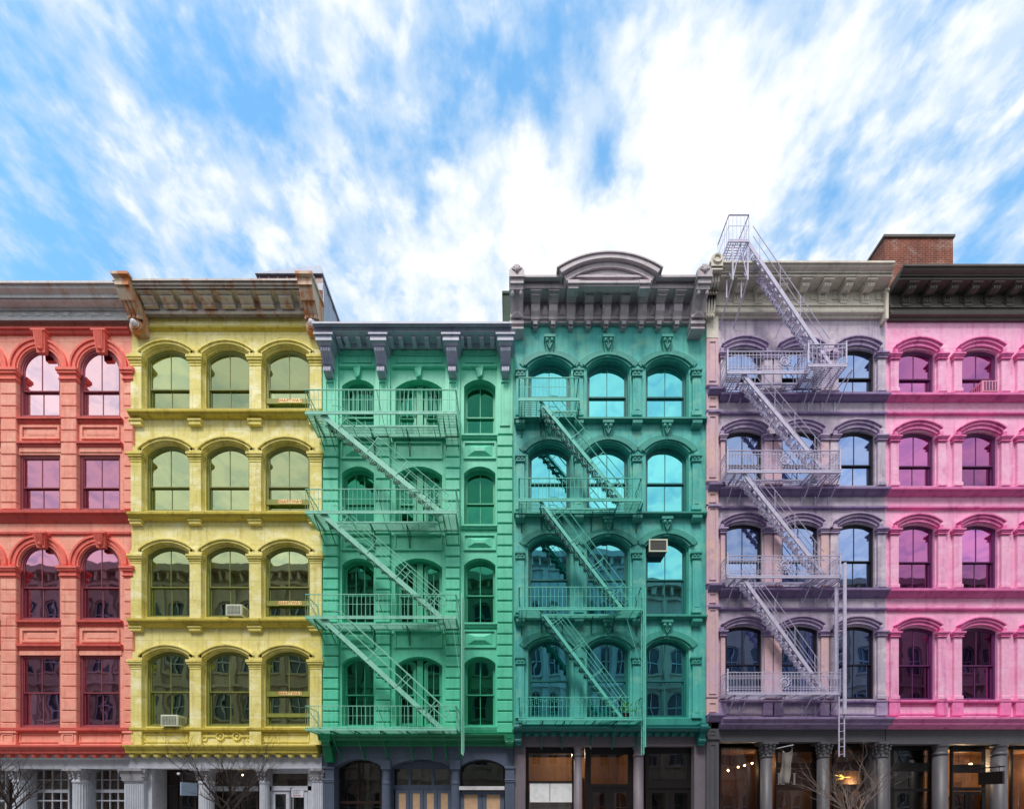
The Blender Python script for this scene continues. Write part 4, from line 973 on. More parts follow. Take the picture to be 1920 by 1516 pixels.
    for a, b in ((1065, 1086), (1199, 1220)): mb.box(U(a, -.95), U(b, -.95), -.96, -.66, Z(530, -.96), Z(524, -.96)); mb.box(U(a+1, -.93), U(b-1, -.93), -.90, -.66, Z(540, -.9), Z(530, -.9)); mb.box(U(a+3, -.9), U(b-3, -.9), -.8, -.66, Z(545, -.8), Z(539, -.8))
    mb.build('pediment_base', 'taupe', pd)
    # shop floor
    y = 0; mb = MB()
    mb.box(X0, X1, .0, .5, Z(1398), Z(1377)); mb.box(X0, U(985), .0, .5, .14, Z(1398)-.001); mb.box(U(1302), X1, .0, .5, .14, Z(1398)-.001)
    mb.run(X0, U(984.5), [(.015, 1409), (.015, 1410)]); mb.run(U(1302.5), X1, [(.015, 1409), (.015, 1410)]); mb.build('shop_front', 'shop_mauve', root)
    for px, w in ((1085, 16), (1200, 19)): column(root, px, w, 1398, 1411, -.02, 'shop_mauve', 0, plain_cap=True)
    shopwin(root, 986, 1078, 1400, .30, M['black_paint'], [(1031, .02, 1467, 1502)], [(1406, .24), (1465, .07)], .2, .12)
    mb = MB(); mb.box(U(993, .5), U(1075, .5), .32, .335, Z(1503, .42), Z(1467, .42)); mb.box(U(992, .5), U(1076, .5), .5, .53, .3, Z(1503, .42)-.01); o = mb.build('covering_board', 'whiteboard', root)
    shopwin(root, 1097, 1189, 1400, .34, M['black_paint'], [], [(1407, .28), (1472, .14)], .2, .24)
    door(root, 1102, 1184, 1475, .36, M['black_paint'], 2, fw=.18, rail=.2)
    shopwin(root, 1211, 1301, 1400, .30, M['black_paint'], [], [(1406, .24), (1470, .3)], .2, .13)
    door(root, 1214, 1298, 1476, .33, M['black_paint'], 2, fw=.18, rail=.2)
    shop_room(root, x0+.3, U(1203), 'wood'); mb = MB(); mb.box(U(1205), X1-.3, 1.6, 1.7, .2, 4.1); mb.build('shop_screen', 'shop_dark', root)
build_teal()

# ================================================================ E and F: lilac and pink fronts (twins with different paint)
def build_twin(kind):
    E = kind == 'E'
    xa, xb = (1323.5, 1659.5) if E else (1660.5, 2060); lm = M['ledge_purple'] if E else M['ledge_pink']
    x0, x1 = U(xa), U(xb)
    root = thing('row_house', ((x0+x1)/2, 0, .14), 'lilac painted row house with cream cornice and a stair up to the roof' if E else 'pink painted row house with black cornice, rightmost in the row', 'building')
    cs = (1394.5, 1500, 1605.5) if E else (1718, 1836, 1954); hw = 34.5; edges = (1323.5, 1447.5, 1553, 1660) if E else (1660, 1777, 1895, 2060)
    rows = [(653, 660, 734, 704, 599, 742), (807, 814, 910, 868, 742, 918), (981, 988, 1101, 1049, 918, 1108), (1173, 1180, 1310, 1244, 1108, 1316)]
    if not E: rows = [(a+2, b+2, c+1, d+1.5, e+(4 if e == 599 else 0), f) for a, b, c, d, e, f in rows]
    wm, tm, gm, wn = (M['purple'], M['purple_trim'], G['E'], M['purple_win']) if E else (M['pink'], M['pink_trim'], G['F'], M['pink_win'])
    mb = MB(); ops = []
    for j, c in enumerate(cs):
        for ya, ys, yb, ym, ca, cb in rows:
            op = (U(c-hw), U(c+hw), Z(yb), Z(ys), Z(ya)-Z(ys)); cell(mb, U(edges[j]), U(edges[j+1]), Z(cb), Z(ca), op, 0, .28, 12); ops.append((op, ym, j, ya))
    mb.box(x0, x1, .0, .3, Z(1345), Z(1316)-.001); mb.build('wall', wm, root)
    shell(root, x0, x1, Z(545), 'brick', (Z(610), Z(780), Z(950), Z(1140), Z(1365)), zr=Z(600))
    for i, (op, ym, j, ya) in enumerate(ops):
        r = i % 4; bl = ((0, .5, 0, .4)[(i+j) % 4]) if E else ((.7, 0, 1, .0)[(r+j*2) % 4])
        window(root, op, .08, wn, gm, Z(ym), 1, bl, fw=.07, sash=.04)
        xl, xr, zb, zs, rise = op; mb = MB(); k = .30; XL, XR = xl-.10, xr+.10; zz = Z(ya+9)
        # layered hood: segmental bands over short upright ears
        arcband(mb, xl-.02, xr+.02, zs-.02, .22, .13, -.07, .01, 16, .02)
        arcband(mb, XL+.04, XR-.04, zs+.03, .27, .10, -.12, .01, 16, .05); arcband(mb, XL+.02, XR-.02, zs+.03, .27, .045, -.17, .01, 16, .15)
        for s, x in ((-1, XL), (1, XR)):
            mb.box(min(x, x-s*.0)-(.14 if s < 0 else 0), max(x, x)+(.14 if s > 0 else 0), -.11, .01, Z(ya+21), Z(ya+4))
        mb.build('hood_mould', tm, root)
        # pilasters either side of the window
        ct, cb = ya+9, ya+20
        for s in (-1, 1):
            xe = xl if s < 0 else xr; a, b = (xe-.36, xe-.05) if s < 0 else (xe+.05, xe+.36); q = .09
            if E and j == 0 and s < 0: a = xe-.22
            yb2 = rows[r][2]; mb = MB(); zt = Z(ct+11, -q); zb2 = Z(yb2, -q)
            mb.box(a, b, -q, .01, zb2, zt); mb.bev(a-.03, b+.03, -q-.04, .01, zb2, zb2+.16, .02)
            pl = mb.build('pilaster', M['peach'] if (E and r > 0 and j < 2) else wm, root)
            mb = MB(); h = Z(ct, -q)-zt
            for g, u0, u1 in ((.09, .72, 1), (.06, .5, .72), (.03, .25, .5), (.05, .1, .25)): mb.bev(a-g, b+g, -q-g, .01, zt+h*u0, zt+h*u1, .008)
            mb.build('capital', tm, pl)
    X0, X1 = (U(1347) if E else x0+.005), x1-.005
    off = 0 if E else 1
    for ya in (734, 911, 1101):
        mb = MB(); mb.run(X0, X1, [(.24, ya+off), (.24, ya+4+off), (.18, ya+7), (.14, ya+11), (.08, ya+16), (.03, ya+19)]); mb.build('string_course', lm, root)
        yy = ya+37; mb = MB(); mb.run(X0, X1, [(.09, yy), (.09, yy+3), (.04, yy+6)]); mb.build('string_course', lm, root)
    mb = MB(); mb.run(X0, X1, [(.13, 1311), (.13, 1314), (.07, 1317)]); mb.build('string_course', tm, root)
    for j, c in enumerate(cs):
        mb = MB(); frame_panel(mb, U(c-hw-2), U(c+hw+2), Z(1339), Z(1320), 0, .05, .03)
        for s in (-1, 1): mb.bev(U(c+s*(hw+10))-.22, U(c+s*(hw+10))+.22, -.11, .01, Z(1342), Z(1317), .02)
        mb.build('base_panel', tm, root)
    mb = MB(); mb.run(X0, X1, [(.40, 1343), (.40, 1347), (.34, 1350), (.3, 1354), (.3, 1357), (.14, 1361), (.06, 1366)]); mb.build('shop_cornice', lm, root)
    cm = M['cream'] if E else M['black_metal']
    # left end strip of framed panels
    if E:
        a, b, q = 1325, 1347, .12
        st = []
        for ya, yb in ((640, 715), (745, 762), (780, 895), (925, 942), (952, 1087), (1112, 1130), (1142, 1300), (1316, 1334)):
            mb = MB(); XA, XB = U(a, -q), U(b, -q); mb.box(XA, XB, -q, .02, Z(yb+6, -q), Z(ya-7, -q)); frame_panel(mb, XA+.09, XB-.09, Z(yb, -q), Z(ya, -q), -q, .03, .03)
            mb.build('pilaster', M['peach'], root)
        for ya in (724, 903, 1092, 1336):
            mb = MB(); mb.run(U(a-1), U(b+5), [(.30, ya), (.30, ya+4), (.24, ya+8), (.2, ya+12), (.15, ya+16)], .02); mb.build('ledge', lm, root)
        for ya in (767, 944, 1133): mb = MB(); mb.run(U(a), U(b+1), [(.19, ya), (.19, ya+4), (.14, ya+7)]); mb.build('ledge', tm, root)
        mb = MB(); mb.box(U(a, -q), U(b, -q), -q, .02, Z(634, -q), Z(590, -q)); mb.build('pilaster', M['cream'], root)
    # cornice
    xe0, xe1 = (U(1352, -.6), U(1659.5)+.01) if E else (U(1661)+.03, x1)
    prof = [(.80, 488.5), (.80, 492), (.76, 494), (.72, 500), (.66, 505), (.62, 508), (.62, 511), (.58, 512), (.58, 518), (.54, 519.5), (.14, 545), (.12, 566), (.2, 568), (.2, 572), (.16, 574), (.16, 580), (.22, 581), (.2, 585), (.1, 591), (.08, 596), (.02, 599)]
    if not E: prof = [(p, y+6 if y < 550 else y+4) for p, y in prof]
    mb = MB(); mb.hiprun(xe0, xe1, prof, 0 if E else -.1, -.46 if E else 0)
    c = mb.build('cornice', cm, root)
    for k in range(7 if E else 9):
        px = (1388+40.7*k) if E else (1710+39.7*k); xc = U(px, -.5)+.05; mb = MB(); d = 0 if E else 5; w = .28
        prf = [(.52, 520), (.52, 524), (.47, 525), (.47, 531), (.44, 537), (.34, 545), (.26, 549), (.2, 553), (.19, 560), (.24, 563), (.22, 568)]
        pts = [(-p, Z(y+d, -p)) for p, y in prf]; mb.prismx(xc-w/2, xc+w/2, pts+[(0, pts[-1][1]), (0, pts[0][1])])
        mb.box(xc-w/2-.06, xc+w/2+.06, -.56, 0, Z(523+d, -.56), Z(520+d, -.56))
        for i in range(3): a = xc-w/2+.02+i*.095; mb.prismx(a, a+.055, [(y-.03, z) for y, z in pts[3:10]]+[(y+.02, z) for y, z in reversed(pts[3:10])])
        mb.build('bracket', cm, c)
        mb = MB(); x2 = U(px+20, -.13); frame_panel(mb, x2-.22, x2+.22, Z(562+d, -.13), Z(550+d, -.13), -.12, .04, .03); mb.build('frieze_panel', cm, c)
    if E:
        mb = MB(); xc = U(1341, -.7); w = .44
        prf = [(.86, 491), (.86, 498), (.8, 500), (.84, 505), (.76, 509), (.74, 511), (.66, 513), (.62, 515), (.60, 530), (.50, 540), (.40, 548), (.44, 551), (.30, 556), (.30, 575), (.26, 588), (.14, 597)]
        pts = [(-p, Z(y, -p)) for p, y in prf]; mb.prismx(xc-w/2, xc+w/2, pts+[(0, pts[-1][1]), (0, pts[0][1])])
        for i in range(4): a = xc-w/2+.02+i*.108; mb.prismx(a, a+.07, [(y-.035, z) for y, z in pts[7:15]]+[(y+.02, z) for y, z in reversed(pts[7:15])])
        zt = Z(491, -.86); mb.prismy(-.86, -.4, [(xc-.26, zt), (xc+.26, zt), (xc+.26, zt+.1), (xc+.2, zt+.25), (xc, zt+.34), (xc-.2, zt+.25), (xc-.26, zt+.1)]); mb.torus((xc, -.87, zt+.12), .15, .04, 14, 5)
        for i in range(7): mb.ball((xc-.15+.05*i, -.28, Z(592, -.28)+.05*(i % 2)), .055, 6, (.8, .8, 1.7))
        mb.build('end_console', 'cream', c)
        mb = MB(); xc = U(1665, -.24)-.06; mb.box(xc-.06, xc+.06, -.27, .0, Z(598, -.24), Z(548, -.24)); mb.bev(xc-.09, xc+.08, -.31, .0, Z(548, -.24), Z(543, -.24)); mb.build('end_block', 'cream', c)
    # shop floor
    sm = M['shop_dark']; mb = MB(); yt, ycap = (1390, 1413) if E else (1394, 1408)
    mb.box(X0 if not E else x0+.005, X1, .0, .5, Z(yt), Z(1366)); mb.build('shop_beam', sm, root)
    if E:
        mb = MB(); mb.box(U(1325, -.1), U(1348, -.1), -.1, .5, .14, Z(1366)-.001); frame_panel(mb, U(1331, -.1), U(1342, -.1), .5, Z(1394, -.1), -.1, .03, .025); frame_panel(mb, U(1331, -.1), U(1342, -.1), Z(1377, -.1), Z(1369, -.1), -.1, .02, .02); mb.run(U(1324), U(1349), [(.16, 1383), (.16, 1385)]); mb.build('pilaster', sm, root)
        cols = [(1443, 20), (1551, 20), (1660, 21)]; pcap = False
    else: cols = [(1774, 22), (1886, 22), (1998, 22)]; pcap = True
    for px, w in cols:
        column(root, px, w, yt, ycap, -.05, sm, 0, plain_cap=pcap, cmat=sm)
        if px != 1660: mb = MB(); mb.box(U(px-13, .4), U(px-2, .4), .45, .9, .14, Z(yt, .4)-.001); mb.build('pilaster', sm, root)
    if E:
        shopwin(root, 1350, 1425, 1399, .6, M['brown_paint'], [], [], .2, .06)
        shopwin(root, 1455, 1532, 1396, .6, M['brown_paint'], [], [(1402, .3), (1434, .2), (1476, .2)], .2, .08)
        mb = MB(); mb.box(U(1458, .57), U(1530, .57), .585, .597, Z(1473, .57), Z(1440, .57)); mb.build('fascia_panel', 'brown_paint', root)
        mb = MB()
        for px in (1461, 1490):
            x = U(px, .55); mb.box(x-.035, x+.035, .56, .585, Z(1469, .55), Z(1449, .55)); mb.box(x-.08, x+.08, .56, .585, Z(1449, .55), Z(1449, .55)+.02); mb.box(x-.08, x+.08, .56, .585, Z(1469, .55)-.02, Z(1469, .55))
        x = U(1462, .55); mb.box(x, x+.22, .56, .585, Z(1469, .55)-.02, Z(1469, .55)+.02); mb.build('lettering', 'letter', root)
        w = shopwin(root, 1563, 1632, 1396, .6, M['brown_paint'], [(1592, .28, 1482, None)], [(1402, .2), (1436, .36), (1476, .3)], .2, .08)
        mb = MB(); y = .68
        for a, b in (((1586, 1431), (1586, 1416)), ((1586, 1416), (1602, 1412)), ((1602, 1412), (1603, 1425)), ((1603, 1425), (1588, 1429)), ((1606, 1425), (1608, 1411)), ((1608, 1411), (1620, 1406))):
            mb.bar((U(a[0], y), y, Z(a[1], y)), (U(b[0], y), y, Z(b[1], y)), .03, .09, (0, 0, 1))
        mb.build('lettering', 'letter', w)
        shop_room(root, x0+.3, 11.3, 'shop_wall'); shop_room(root, 11.31, x1-.3, 'tan_wall')
    else:
        shopwin(root, 1671, 1751, 1399, .6, M['black_paint'], [], [(1402, .16), (1437, .36), (1480, .12)], .2, .12)
        shopwin(root, 1785, 1848, 1399, .6, M['black_paint'], [], [(1402, .3), (1440, .34), (1478, .14)], .2, .06)
        door(root, 1785, 1848, 1483, .58, M['black_paint'], 2, fw=.14)
        shopwin(root, 1897, 1990, 1399, .6, M['black_paint'], [(1940, .05, 1399, None)], [(1402, .1)], .2, .06)
        shop_room(root, U(1764), x1-.3, 'wood'); shop_room(root, x0+.3, U(1763), 'room')
    return root
build_twin('E'); build_twin('F')

# ================================================================ fire escapes
def railing(par, mat, pts, z, h, sp, deco=None, rr=.014, second=.0, posts=()):
    mb = MB()
    for (xa, ya), (xb, yb) in zip(pts, pts[1:]):
        L_ = math.hypot(xb-xa, yb-ya); n = max(1, round(L_/sp))
        mb.bar((xa, ya, z+h), (xb, yb, z+h), .035, .022); mb.bar((xa, ya, z+.05), (xb, yb, z+.05), .02, .03)
        if second: mb.bar((xa, ya, z+h-second), (xb, yb, z+h-second), .02, .02)
        if deco: mb.bar((xa, ya, z+.16), (xb, yb, z+.16), .018, .018)
        else: mb.bar((xa, ya, z+h*.58), (xb, yb, z+h*.58), .01, .012)
        for i in range(n+1):
            t = i/n; x, y = xa+(xb-xa)*t, ya+(yb-ya)*t; mb.tube((x, y, z), (x, y, z+h), rr*.62, 5)
            if deco and i < n and abs(yb-ya) < .01:
                for hh in (.24, h-second-.09): mb.torus((x+sp/2, y, z+hh), .032, .008, 8, 4)
    for x, y, lean in posts:
        mb.tube((x, y, z-.02), (x, y, z+h+.06), .028, 8); mb.ball((x, y, z+h+.09), .04, 8); mb.ball((x, y, z+.08), .045, 8)
    if deco:
        x, y = deco; zc = z+h*.52
        mb.torus((x, y-.015, zc), .15, .022, 20, 6); mb.torus((x, y-.015, zc), .075, .016, 14, 5); mb.ball((x, y-.02, zc), .035, 8)
        for i in range(10): t = i*PI/5; mb.tube((x+.035*math.cos(t), y-.015, zc+.035*math.sin(t)), (x+.15*math.cos(t), y-.015, zc+.15*math.sin(t)), .008, 4)
        for i in range(12): t = i*PI/6; mb.torus((x+.225*math.cos(t), y-.01, zc+.225*math.sin(t)), .05, .009, 9, 4)
    return mb.build('railing', mat, par)
def balcony(fe, mat, dmat, xl, xr, z, p, h, hole=None, sp=.155, slat=.075, crossn=7, brk=(), deco=None, bdrop=.55, second=0, posts=False, brace=(), back=.14, rail_open=None):
    """grated landing: front edge at -p, optional stair hole (x0, x1, y1) in its front half"""
    mb = MB(); yb = -back
    y = -p+.02
    while y < yb:
        if hole and y < hole[2]:
            if hole[0] > xl+.05: mb.box(xl, hole[0], y, y+.022, z-.012, z+.012)
            if hole[1] < xr-.05: mb.box(hole[1], xr, y, y+.022, z-.012, z+.012)
        else: mb.box(xl, xr, y, y+.022, z-.012, z+.012)
        y += slat
    mb.box(xl-.02, xr+.02, -p-.02, -p+.015, z-.05, z+.012); mb.box(xl-.02, xr+.02, yb, yb+.03, z-.05, z+.012)
    for x in (xl, xr-.02): mb.box(x, x+.02, -p+.015, yb, z-.05, z-.013)
    if hole:
        mb.box(hole[0], min(hole[1], xr), hole[2]-.01, hole[2]+.02, z-.05, z+.013)
        for x in (hole[0], hole[1]):
            if xl < x < xr-.03: mb.box(x-.02, x+.02, -p+.015, yb, z-.07, z-.013)
    for i in range(crossn):
        x = xl+(xr-xl)*(i+.5)/crossn; y0 = hole[2]+.02 if hole and hole[0] < x < hole[1] else -p+.015
        mb.box(x-.012, x+.012, y0, yb, z-.045, z-.013)
    b = mb.build('balcony', mat, fe)
    railing(b, mat, [(xl, yb), (xl, -p), (xr, -p), (xr, yb)], z, h, sp, deco, second=second, posts=[(xl, -p, 0), (xr, -p, 0)] if posts else ())
    for x in brk:
        m2 = MB(); ytip = -p+.06 if not (hole and hole[0] < x < hole[1]) else hole[2]+.05
        m2.bar((x, ytip, z-.06), (x, -.0, z-.06), .022, .05); m2.bar((x, ytip+.02, z-.07), (x, .0, z-bdrop), .022, .035); m2.box(x-.025, x+.025, -.03, .0, z-bdrop-.06, z-.06); m2.build('bracket', dmat, b)
    for x in brace:
        m2 = MB(); m2.tube((x, -p, z+h), (x+.0, -.1, z+h*.45), .012, 5); m2.build('tie_rod', dmat, b)
    return b
def stair(fe, mat, dmat, xa, za, xb, zb, y0, y1, rails='perp', hr=.62, rise=.235, thick=.16, tread='bars', gap=.0):
    mb = MB(); d = Vector((xb-xa, 0, zb-za)); L_ = d.length; d.normalize(); up = Vector((-d.z, 0, d.x))
    if up.z < 0: up = -up
    for y in (y0, y1): mb.bar((xa, y, za), (xb, y, zb), .022, thick, tuple(up))
    st = mb.build('stair', mat, fe); n = int(abs(za-zb)/rise)
    for i in range(1, n):
        t = i/n; x, z = xa+(xb-xa)*t, za+(zb-za)*t; m2 = MB()
        for k in range(4): m2.box(x-.12+k*.06, x-.12+k*.06+.026, y0+.012, y1-.012, z-.012, z+.012)
        for y in (y0+.018, y1-.022): m2.box(x-.13, x+.12, y, y+.006, z-.10, z-.0)
        if tread == 'boxed':
            m2.box(x-.14, x-.13, y0+.02, y1-.02, z-.03, z+.015)
            for y in (y0+.03, y1-.03): m2.torus((x-.02, y, z-.12), .05, .009, 8, 4)
        m2.build('tread', dmat, st)
    for y in (y0-.03, y1+.03):
        m2 = MB(); o = up*hr if rails == 'perp' else Vector((0, 0, hr+.2)); A = Vector((xa, y, za)); B = Vector((xb, y, zb))
        s0, s1 = .06, .97
        P0, P1 = A.lerp(B, s0)+o, A.lerp(B, s1)+o; m2.tube(P0, P1, .014, 6); Q0, Q1 = A.lerp(B, s0)+o*.55, A.lerp(B, s1)+o*.55; m2.tube(Q0, Q1, .011, 6)
        if rails == 'perp': m2.tube(P0, P0+Vector((-.28, 0, .02)), .013, 5); m2.tube(Q0, P0+Vector((-.28, 0, .02)), .011, 5); m2.tube(P1, Q1, .012, 5)
        for i in range(4):
            t = .14+.24*i; S0 = A.lerp(B, t); m2.bar(S0, S0+o, .012, .02)
        m2.build('handrail', mat, st)
    return st
def ladder(fe, mat, x, y0, y1, z0, z1, r=.025):
    mb = MB(); mb.tube((x, y0, z0), (x, y0, z1), r, 6); mb.tube((x, y1, z0), (x, y1, z1), r, 6); z = z0+.12
    while z < z1-.05: mb.tube((x, y0, z), (x, y1, z), .011, 5); z += .29
    return mb.build('ladder', mat, fe)

def fe_green():
    m, d = M['green_iron'], M['green_dark']; p = 1.05
    fe = thing('fire_escape', (U(715), -.5, Z(1367, -p)), 'jade green fire escape of four landings zigzagging down the green front', 'fire escape', 'fire escapes on the fronts')
    xl, xr = U(573, -p), U(855, -p); zs = [Z(y, -p) for y in (774, 960, 1157, 1366)]
    for i, z in enumerate(zs):
        hole = (U(612, -p), U(818, -p), -.55) if i < 3 else None
        balcony(fe, m, d, xl, xr, z, p, .86, hole, .16, .062, 9, [U(v, -.2) for v in (607, 627, 700, 766, 837, 860)] if i < 3 else [U(v, -.2) for v in (636, 680, 725, 772, 810, 836, 862)], None, .62 if i < 3 else 1.0, brace=[U(v, -p) for v in (573, 706, 815, 854)], back=.12)
        if i < 3: stair(fe, m, d, U(603, -1), z+.0, U(828, -1), zs[i+1]+.03, -.99, -.60, 'perp', .66, .23, .17)
    mb = MB(); x = U(867, -1.1)
    for y in (-1.12, -.74): mb.bar((x-.02, y, Z(1413, -1.1)), (x-.02, y, Z(1112, -1.1)), .045, .05, (0, 1, 0))
    mb.build('ladder_guide', m, fe); ladder(fe, m, x+.02, -1.04, -.82, Z(1408, -1.1), Z(1120, -1.1))
    mb = MB(); mb.tube((U(848, -.8), -.8, zs[2]-.05), (U(862, -1), -1, Z(1262, -1)), .008, 4); mb.build('cable', m, fe)
fe_green()
def fe_teal():
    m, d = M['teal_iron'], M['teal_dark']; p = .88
    fe = thing('fire_escape', (U(1090), -.4, Z(1346, -p)), 'turquoise fire escape with a short top landing on the turquoise front', 'fire escape', 'fire escapes on the fronts')
    zs = [Z(y, -p) for y in (749, 937, 1141, 1347)]; xl = U(973, -p)
    for i, z in enumerate(zs):
        xr = U(1086, -p) if i == 0 else U(1203, -p); hole = (U(1015, -p), U(1086 if i == 0 else 1160, -p), -.45) if i < 3 else None
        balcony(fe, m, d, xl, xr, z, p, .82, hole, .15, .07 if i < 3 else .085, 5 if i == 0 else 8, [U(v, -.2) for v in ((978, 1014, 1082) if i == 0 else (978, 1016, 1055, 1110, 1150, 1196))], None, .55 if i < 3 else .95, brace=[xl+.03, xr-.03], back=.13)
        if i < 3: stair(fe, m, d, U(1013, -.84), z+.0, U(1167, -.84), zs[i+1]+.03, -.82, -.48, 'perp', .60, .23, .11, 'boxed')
    mb = MB(); x = U(1209, -.95); z0, z1 = Z(1400, -.95), Z(1103, -.95)
    for y in (-1.0, -.6): mb.bar((x, y, z0), (x, y, z1), .045, .05, (0, 1, 0))
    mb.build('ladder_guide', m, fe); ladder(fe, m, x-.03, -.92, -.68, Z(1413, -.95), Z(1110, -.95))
    mb = MB(); mb.tube((U(1172, -.7), -.7, zs[2]-.05), (U(1200, -.9), -.9, Z(1245, -.9)), .008, 4); mb.build('cable', m, fe)
    # festoon and pot plant on the lowest landing
    mb = MB(); z = zs[3]+.82; n = 26; xs = [xl+.05+(U(1165, -p)-xl)*i/n for i in range(n+1)]; r = random.Random(3)
    P = [(x, -p-.03, z-.03-.10*abs(math.sin(i*.75))) for i, x in enumerate(xs)]
    for a, b in zip(P, P[1:]): mb.tube(a, b, .006, 4)
    for a in P:
        l = .06+.22*r.random(); mb.tube(a, (a[0]+.02, a[1], a[2]-l), .004, 4); mb.ball((a[0]+.02, a[1], a[2]-l), .018, 6); mb.ball((a[0]+.01, a[1], a[2]-l*.5), .014, 6)
    single(mb, 'string_lights', M['teal_iron'], 'unlit string of fairy lights draped along the lowest turquoise landing rail', 'string lights', (U(1070, -p), -p, z))
    x, y, z = U(1176, -.8), -.72, zs[3]+.012; t = thing('potted_plant', (x, y, z), 'small green pot plant on the lowest turquoise landing', 'plant')
    mb = MB(); mb.lathe(x, y, [(.09, z), (.13, z+.2), (.14, z+.2), (.14, z+.23)], 12); mb.build('pot', 'brown_paint', t)
    mb = MB()
    for i in range(60):
        a, b, l = r.random()*2*PI, r.random()*1.4, .15+.25*r.random(); c = Vector((x+l*math.cos(a)*math.sin(b), y+.6*l*math.sin(a)*math.sin(b), z+.25+l*math.cos(b))); w = Vector((math.cos(a+1), math.sin(a+1), r.random()-.3))*.04; e = (c-Vector((x, y, z+.22)))*.25
        mb.add([c-e, c+w, c+e, c-w], [(0, 1, 2, 3)])
    mb.build('foliage', 'leaf', t)
fe_teal()
def fe_lilac():
    m = d = M['lilac_iron']; p = .68
    fe = thing('fire_escape', (U(1470), -.3, Z(1299, -p)), 'pale lilac fire escape with rosette railings and a stair rising over the roof', 'fire escape', 'fire escapes on the fronts')
    zs = [Z(y, -p) for y in (698.5, 884, 1081, 1299)]; xl = U(1364.5, -p)
    for i, z in enumerate(zs):
        xr = U(1514 if i == 0 else 1575.5, -p)
        hole = (U(1394, -p), U(1512 if i == 0 else 1520, -p), -.30) if i < 3 else None
        balcony(fe, m, d, xl, xr, z, p, .80, hole, .115 if i else .14, .07, 7, [U(v, -.2) for v in ((1368, 1391, 1472, 1510) if i == 0 else (1368, 1391, 1460, 1510, 1535, 1560))], (U(1471, -p), -p), .75, second=.13, posts=True, back=.10, brace=[xl+.03])
        if i < 3: stair(fe, m, d, U(1393, -.64), z+.02, U(1549, -.64), zs[i+1]+.03, -.63, -.28, 'vert', .62, .235, .13, 'boxed')
    z = zs[0]; balcony(fe, m, d, U(1516, -.92), U(1587, -.92), z, .92, .80, None, .15, .07, 4, [U(v, -.2) for v in (1522, 1548, 1572)], None, .9, second=.13, posts=True, back=.10)
    # roof landing on struts, and the long stair down to the top balcony
    zr = Z(452, -.92); xa, xb = U(1366.5, -.92), U(1404, -.92)
    b = balcony(fe, m, d, xa, xb, zr, .92, .98, None, .155, .075, 4, (), None, .5, back=.12)
    stair(fe, m, d, U(1402, -.9), zr+.02, U(1560, -.9), z+.03, -.89, -.52, 'vert', .62, .235, .13, 'boxed')
    for px in (1372, 1400):
        x = U(px, -.8); mb = MB(); zt = zr-.05; zw = Z(615, 0)
        mb.bar((x, -.86, zt), (x, -.86, zt-1.35), .05, .05, (0, 1, 0)); mb.bar((x, -.86, zt-1.35), (x-.05, -.0, zw), .04, .04); mb.bar((x-.03, -.5, zt), (x-.04, -.5, (zt+zw)/2-.5), .04, .04, (0, 1, 0))
        mb.bar((x, -.86, zt-1.3), (x+(.3 if px < 1380 else -.3), -.86, zt), .03, .03, (0, 1, 0)); mb.bar((x, -.86, zt-1.3), (x-.02, -.3, zt), .03, .03); mb.build('strut', m, fe)
    mb = MB(); mb.tube((U(1466, -.5), -.55, Z(598, -.6)), (U(1455), -.0, Z(632)), .012, 5); mb.build('tie_rod', m, fe)
    x = U(1583, -.9); mb = MB(); mb.tube((x, -.92, Z(1338, -.9)), (x, -.92, Z(1056, -.9)), .06, 10); mb.build('counterweight_pipe', M['lilac_iron'], fe)
    x2 = U(1567.5, -.5); mb = MB(); mb.bar((x2, -.5, Z(1312, -.5)), (x2, -.5, Z(1098, -.5)), .10, .05, (0, 1, 0)); mb.build('ladder_guide', m, fe)
    ladder(fe, m, x2+.10, -.82, -.48, Z(1330, -.6), Z(1090, -.6), .018)
    mb = MB(); xa, xb = U(1572.5, -.85), U(1582.5, -.85); z0, z1 = Z(1418, -.85), Z(1305, -.85)
    for x in (xa, xb): mb.bar((x, -.86, z0), (x, -.86, z1), .035, .03, (0, 1, 0))
    z = z0+.08
    while z < z1: mb.tube((xa, -.86, z), (xb, -.86, z+.03), .011, 5); z += .29
    mb.build('ladder', m, fe)
fe_lilac()

